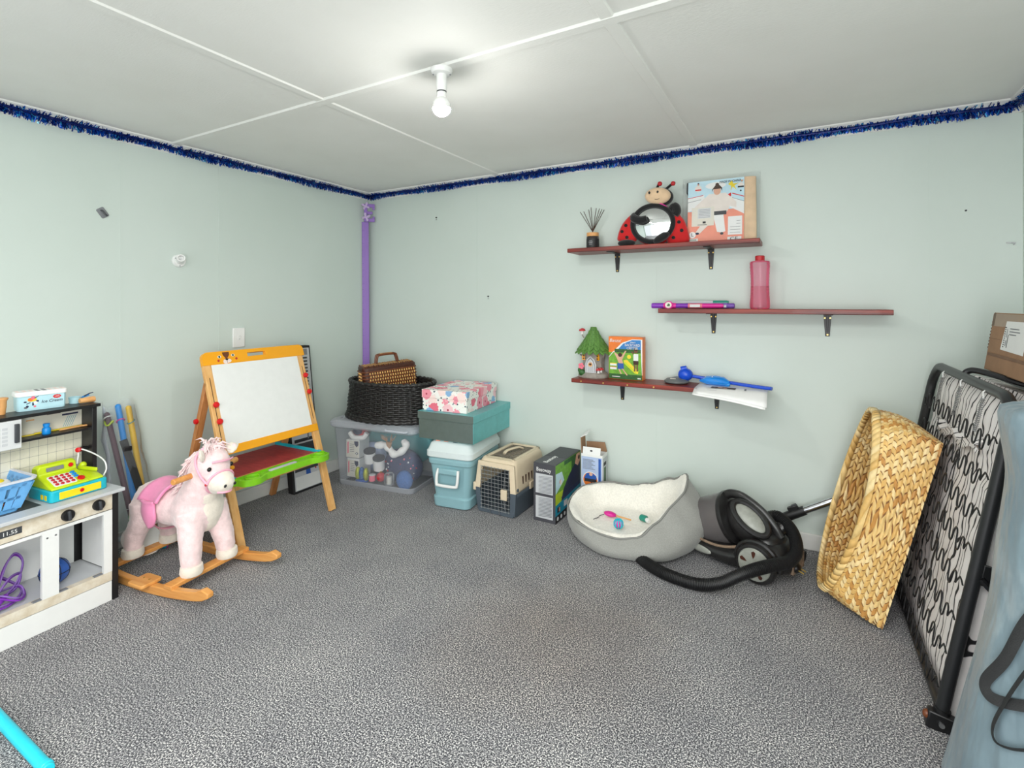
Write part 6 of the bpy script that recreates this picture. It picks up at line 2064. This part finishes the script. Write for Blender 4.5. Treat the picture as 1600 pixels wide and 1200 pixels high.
# ------------------------------------------------------------------ plaited flax basket propped against the bed
def kete():
    P2, P1 = Vector((.262, 2.27, .012)), Vector((.440, 2.305, .700))
    Lv = (P1 - P2)
    ln = Lv.length
    Lv.normalize()
    Wv = Vector((-.0, 1, 0))
    Wv = (Wv - Lv * Wv.dot(Lv)).normalized()
    Dv = Wv.cross(Lv)
    if Dv.x > 0:
        Dv = -Dv
    t = thing('flax_basket', 'golden plaited flax basket standing on end against the folding bed', 'basket', P2)
    WW = .37
    M3 = Matrix(((Lv.x, Wv.x, Dv.x), (Lv.y, Wv.y, Dv.y), (Lv.z, Wv.z, Dv.z)))
    # perimeter parameter u in 0..1, height v in 0..1 : rectangle base -> rounded oval rim
    def baseP(u):
        u = (u % 1.0) * 4
        k = int(u)
        f = u - k
        c = [(0, 0), (ln, 0), (ln, WW), (0, WW)]
        a, b = c[k], c[(k + 1) % 4]
        return Vector((a[0] + (b[0] - a[0]) * f, a[1] + (b[1] - a[1]) * f, 0))
    def rimP(u):
        u = (u % 1.0) * 4
        k = int(u)
        f = u - k
        # superellipse angle so that corners match the base corners
        a0 = [225, 315, 405, 495][k]
        a = R(a0 + 90 * f)
        c, s = math.cos(a), math.sin(a)
        e = .62
        x = ln / 2 + .014 + (ln / 2 + .012) * math.copysign(abs(c) ** e, c)
        y = WW / 2 + (WW / 2 - .02) * math.copysign(abs(s) ** e, s)
        # map: first side runs along length on the near side
        return Vector((x, y, .188 + .016 * min(1, abs(x - ln / 2) / (ln / 2)) ** 2 + .03 * (2 * y / WW - 1) * (1 - min(1, abs(x - ln / 2) / (ln / 2)) ** 2)))
    def surf(u, v, off=0):
        b, r = baseP(u), rimP(u)
        q = v
        # rounder section half way up
        p = b.lerp(r, q)
        c = Vector((ln / 2, WW / 2, p.z))
        out = Vector((p.x - c.x, p.y - c.y, 0))
        if out.length > 1e-6:
            out.normalize()
        p = p + out * (.022 * math.sin(PI * min(1, q)) + off)
        return p
    def world(p):
        return M3 @ p
    # liner so that gaps read dark
    mb = MB('flax_inner')
    nu, nv = 96, 8
    mb.rings([[world(surf(j / nu, i / nv, -.0015)) for j in range(nu)] for i in range(nv + 1)], False, False)
    mb.build('inner_wall', t, smooth=80)
    fl = MB('flax_inner')
    fl.add([world(Vector((x, y, .004))) for x, y in ((0, 0), (ln, 0), (ln, WW), (0, WW))], [(0, 1, 2, 3)])
    fl.build('base_plait', t, smooth=0, solid=.004)
    # two families of slanting strips, each strip one object, crossing over and under
    N = 84
    VT = .93
    turns = 7.0 / N      # how far along the perimeter a strip travels while it climbs the wall
    mats = ('flax_1', 'flax_2', 'flax_1', 'flax_4', 'flax_2', 'flax_3')
    r = random.Random(11)
    for fam in (1, -1):
        for i in range(N):
            u0 = i / N
            mb = MB(r.choice(mats))
            hw = .385 / N
            rows_o, rows_i = [], []
            S = 42
            for k in range(S + 1):
                v = VT * k / S
                uc = u0 + fam * turns * (k / S)
                # crossing phase
                pass
                wv = .0038 * fam * math.cos(PI * 14 * k / S)
                a, b = surf(uc - hw, v, wv), surf(uc + hw, v, wv)
                rows_o.append([world(a), world(b)])
                a2, b2 = surf(uc - hw, v, wv - .0022), surf(uc + hw, v, wv - .0022)
                rows_i.append([world(a2), world(b2)])
            rings = [[o[0], o[1], q[1], q[0]] for o, q in zip(rows_o, rows_i)]
            mb.rings(rings)
            mb.build('strip', t, smooth=0)
    # rim: folded-over slanting tabs, each one object
    T = 66
    for i in range(T):
        mb = MB(r.choice(('flax_2', 'flax_4', 'flax_1')))
        u0 = i / T
        hw = .52 / T
        rings = []
        for v, off in ((.885, .006), (.93, .008), (.99, .007), (1.005, .0), (.99, -.007), (.9, -.008)):
            uc = u0 + (.9 - v) * .10
            a, b = surf(uc - hw, v, off), surf(uc + hw, v, off + .0022)
            rings.append([world(a), world(b)])
        full = []
        for k, (a, b) in enumerate(rings):
            nrm = Vector((0, 0, 0))
            full.append([a, b])
        v = [p for q in full for p in q]
        f = [(2 * k, 2 * k + 1, 2 * k + 3, 2 * k + 2) for k in range(len(full) - 1)]
        mb.add(v, f)
        mb.build('rim_tab', t, smooth=60, solid=.002)
    # floor plait seen inside: a few broad strips
    for i in range(13):
        x = ln * (i + .5) / 13
        MB(('flax_3', 'flax_1', 'flax_inner')[i % 3]).rings([[world(Vector((x - .024, y, .009 + .003 * (-1) ** (i + int(y * 30))))), world(Vector((x + .024, y, .009 + .003 * (-1) ** (i + int(y * 30))))), world(Vector((x + .024, y, .006))), world(Vector((x - .024, y, .006)))] for y in [WW * k / 12 for k in range(13)]]).build('floor_strip', t, smooth=0)
    for i in range(7):
        y = WW * (i + .5) / 7
        MB(('flax_1', 'flax_3', 'flax_inner')[i % 3]).rings([[world(Vector((x, y - .024, .010 + .003 * (-1) ** (i + 1 + int(x * 22))))), world(Vector((x, y + .024, .010 + .003 * (-1) ** (i + 1 + int(x * 22))))), world(Vector((x, y + .024, .007))), world(Vector((x, y - .024, .007)))] for x in [ln * k / 24 for k in range(25)]]).build('floor_strip', t, smooth=0)
kete()

# ------------------------------------------------------------------ folding bed leaning on the right-hand wall
def folding_bed():
    LEAN = 10
    t = thing('folding_bed', 'folded black metal guest bed with zebra striped mattress on the right', 'bed', (.320, 1.846, .0), (0, LEAN, 0))
    W, H = .93, .955
    def loop(x, z0, zt):
        return [(x, 0, z0)] + [(x, 0, zt - .1)] + [(x, .1 - .1 * math.cos(R(a)), zt - .1 + .1 * math.sin(R(a))) for a in range(15, 91, 15)] + [(x, W - .1 + .1 * math.sin(R(a)), zt - .1 + .1 * math.cos(R(a))) for a in range(0, 76, 15)] + [(x, W, zt - .1), (x, W, z0)]
    for x, dz, nm in ((.02, 0, 'near'), (.235, -.02, 'far')):
        f = MB('frame_black').tube(loop(x, .035, H + dz), .0165, 12).build('bed_frame', t)
        MB('frame_black').cyl((x, 0, .05), (x, W, .05), .0135, n=12).build('foot_rail', t)
        for y in (0, W):
            MB('black').cyl((x, y, .012), (x, y, .06), .02, n=14).build('foot_cap', t)
    b = bx('hinge_bracket', t, 'black', -.012, .25, -.022, .006, .0, .05, .004)
    for x in (.02, .14, .23):
        MB('steel').cyl((x, -.022, .025), (x, -.028, .025), .007, n=10).build('bolt', b)
    MB('wicker_brown').ell((-.012, -.008, .03), (.01, .012, .012), 10, 8).build('worn_cap', b)
    bx('side_plate', t, 'black', .03, .2, -.012, -.006, .44, .5, .003)
    MB('black').tube([(.03, -.012, .46), (.1, -.016, .4), (.19, -.016, .36), (.235, -.01, .34)], .009, 8).build('lock_lever', t)
    # transport hoop over the top
    MB('frame_black').tube(spline([(.02, .52, H - .004), (.03, .52, H + .022), (.06, .5, H + .03), (.16, .44, H + .018), (.25, .4, H + .008), (.3, .37, H - .02)], 6), .0105, 10).build('carry_hoop', t)
    # mattress halves, sheet rucked up
    def slab(x0, x1, z0, z1, seed):
        mb = MB('zebra_sheet')
        n, m = 30, 34
        rings = []
        for j in range(m + 1):
            z = z0 + (z1 - z0) * j / m
            ring = []
            prof = [(y, x0) for y in [.028 + (W - .056) * i / n for i in range(n + 1)]] + [(y, x1) for y in [.028 + (W - .056) * i / n for i in range(n, -1, -1)]]
            e = .012 * max(0, 1 - min(j, m - j) / 2.0)
            for y, x in prof:
                s = 1 if x == x1 else -1
                k = noise.noise(Vector((y * 7, z * 7, seed + s))) * .006 + noise.noise(Vector((y * 16, z * 3, seed + 3 * s))) * .004
                if z < z1 - .18 and z > z1 - .25 and s < 0:
                    k -= .006
                ring.append((x + s * (k - e), y, z))
            rings.append(ring)
        mb.rings(rings)
        return mb.build('mattress', t, smooth=60)
    slab(.036, .118, .03, H - .022, 1.0)
    slab(.132, .222, .02, H - .012, 5.0)
    fl = MB('zebra_sheet').grid(lambda u, v: (.03 + .01 * math.sin(v * 9) - .012 * v, .22 + .5 * u, H - .155 - .03 * u - .05 * v + .012 * math.sin(u * 14)), 18, 4)
    fl.build('sheet_flap', t, smooth=80, solid=.002)
    # serpentine springs
    rows = 8
    for k in range(rows):
        z = .085 + k * (H - .23) / (rows - 1)
        pts = []
        n = 11
        y0, y1 = .07, W - .04
        pts.append((.006, .018, z + .018))
        pts.append((.004, .045, z + .03))
        for i in range(n):
            for f8 in range(10):
                f = f8 / 10
                y = y0 + (y1 - y0) * (i + f - .055 * math.sin(4 * PI * f)) / n
                pts.append((.004, y, z + .027 * math.sin(2 * PI * f)))
        pts.append((.004, W - .02, z))
        MB('black').tube(spline(pts, 2), .0024, 6).build('serpentine_spring', t)
    for y in (.2, .45, .7):
        s = MB('steel')
        a, b = Vector((.004, y, H - .03)), Vector((.002, y, H - .135))
        hel = []
        for i in range(150):
            q = i / 149
            hel.append(a.lerp(b, q) + Vector((.0055 * math.cos(q * 2 * PI * 18), .0055 * math.sin(q * 2 * PI * 18), 0)))
        s.tube(hel, .0014, 5)
        so = s.build('coil_spring', t)
        MB('white').tube([(.004, y, H - .03), (.002, y + .006, H - .012), (.012, y + .006, H + .004)], .002, 6).build('spring_hook', so)
    for y in (.3, .62):
        MB('black').tube([(.002, y + .004 * math.sin(z * 40), z) for z in [.06 + i * .036 for i in range(21)]], .0016, 5).build('tie_wire', t)
folding_bed()

# ------------------------------------------------------------------ tent bag and straps
def tent_bag():
    t = thing('tent_bag', 'long grey blue tarpaulin bag with black webbing handles at the right edge', 'bag', (.50, 1.59, 0))
    mb = MB('tarp')
    rings = []
    n = 44
    E = [(0, .295), (.1, .318), (.2, .337), (.36, .37), (.5, .394), (.63, .405), (.8, .424), (.9, .408), (.97, .406)]
    for j in range(26):
        z = .97 * j / 25
        s = j / 25
        for (z0, e0), (z1, e1) in zip(E, E[1:]):
            if z0 <= z <= z1 + 1e-6:
                edge = e0 + (e1 - e0) * (z - z0) / (z1 - z0)
        hw = .205 - .035 * s
        hd = .135 - .02 * s
        cx, cy = edge + hw - .5, .0
        ring = []
        for a in [2 * PI * i / n for i in range(n)]:
            c, q = math.cos(a), math.sin(a)
            w = 1 + (.05 * noise.noise(Vector((c * 2, q * 2, z * 4))) + .04 * noise.noise(Vector((c * 5, q * 5, z * 7 + 4)))) * (1 if c > -.7 else .4)
            ring.append((cx + hw * (w if c > 0 else 1) * math.copysign(abs(c) ** .7, c), cy + hd * w * math.copysign(abs(q) ** .7, q), z + .012 * noise.noise(Vector((c * 3, q * 3, 9))) * (s > .9) + (.004 if s > 0 else .0)))
        rings.append(ring)
    mb.rings(rings)
    mb.build('bag_body', t, smooth=80, sub=1)
    MB('tarp').tube(spline([(-.212, .02, .012), (-.2, -.07, .01), (-.13, -.125, .01), (.0, -.136, .01), (.12, -.13, .01)], 5), .007, 8).build('hem', t)
    # webbing loops
    for pts in ([(-.048, -.119, .591), (-.082, -.101, .507), (-.108, -.086, .417), (-.134, -.062, .345), (-.134, -.075, .324), (-.119, -.096, .327), (-.086, -.117, .344), (-.051, -.129, .364)],
                [(-.048, -.123, .492), (-.085, -.114, .411), (-.113, -.106, .335), (-.131, -.1, .273), (-.13, -.107, .244), (-.111, -.119, .245), (-.084, -.128, .259), (-.052, -.135, .278)]):
        MB('webbing').tube(spline(pts, 8), .0115, 6, flat=.0022, upv=(.35, -.2, .8)).build('webbing_handle', t, smooth=40)
tent_bag()

def carton():
    t = thing('cardboard_box', 'brown cardboard box with white shipping label propped on the folding bed', 'box', (.604, 2.545, .951), (0, 8, 0))
    # local: -x face seen, length along -y
    Lc, D, H = .66, .10, .215
    c = bx('carton', t, 'kraft', 0, D, -Lc, 0, 0, H, .002)
    bx('torn_edge', t, 'kraft_dark', .01, D - .01, 0, .004, .01, H - .01)
    for i in range(9):
        bx('flute', t, 'wicker_dark', -.0006, .006, -.001, .0035, .08 + i * .012, .086 + i * .012)
    bx('packing_tape', t, 'tape_brown', -.0012, .0, -Lc, -.001, H - .05, H - .004)
    bx('tape_fold', t, 'kraft_dark', -.0012, .0, -.03, -.006, H - .05, H - .002)
    bx('score_line', t, 'kraft_dark', -.0008, 0, -Lc, -.002, .118, .1195)
    bx('lower_flap', t, 'kraft', -.006, 0, -Lc, -.03, .004, .066, .001)
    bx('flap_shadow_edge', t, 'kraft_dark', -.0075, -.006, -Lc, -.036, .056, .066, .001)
    F = Matrix.Translation((-.0012, 0, 0)) @ Matrix(((0, 0, -1, 0), (-1, 0, 0, 0), (0, 1, 0, 0), (0, 0, 0, 1)))
    sh = [('white', [(.138, .085), (.35, .08), (.355, .188), (.155, .186)])]
    sh += [('ink', rect(.154 + (i % 3) * .001, .165, .095 + i * .0075, .0985 + i * .0075)) for i in range(10)]
    sh += [('ink_soft', rect(.178, .181, .1, .12)), ('ink_soft', rect(.178, .18, .13, .16)), ('ink', rect(.193, .195, .095, .14)), ('ink_soft', rect(.203, .283, .16, .163)), ('ink_soft', rect(.203, .293, .15, .153)), ('ink_soft', rect(.203, .263, .14, .143))]
    print_part('shipping_label', t, F, sh)
carton()

def floor_stick():
    t = thing('toy_stick', 'bright cyan plastic stick lying on the carpet at the lower left', 'stick', (-2.10, .535, .0165))
    MB('cyan_plastic').cyl((0, 0, 0), (.445, .002, 0), .0145, n=18).build('shaft', t, bevel=.002)
    MB('cyan_plastic').cyl((.42, .002, 0), (.436, .002, 0), .0165, n=18).build('end_collar', t, bevel=.002)
floor_stick()
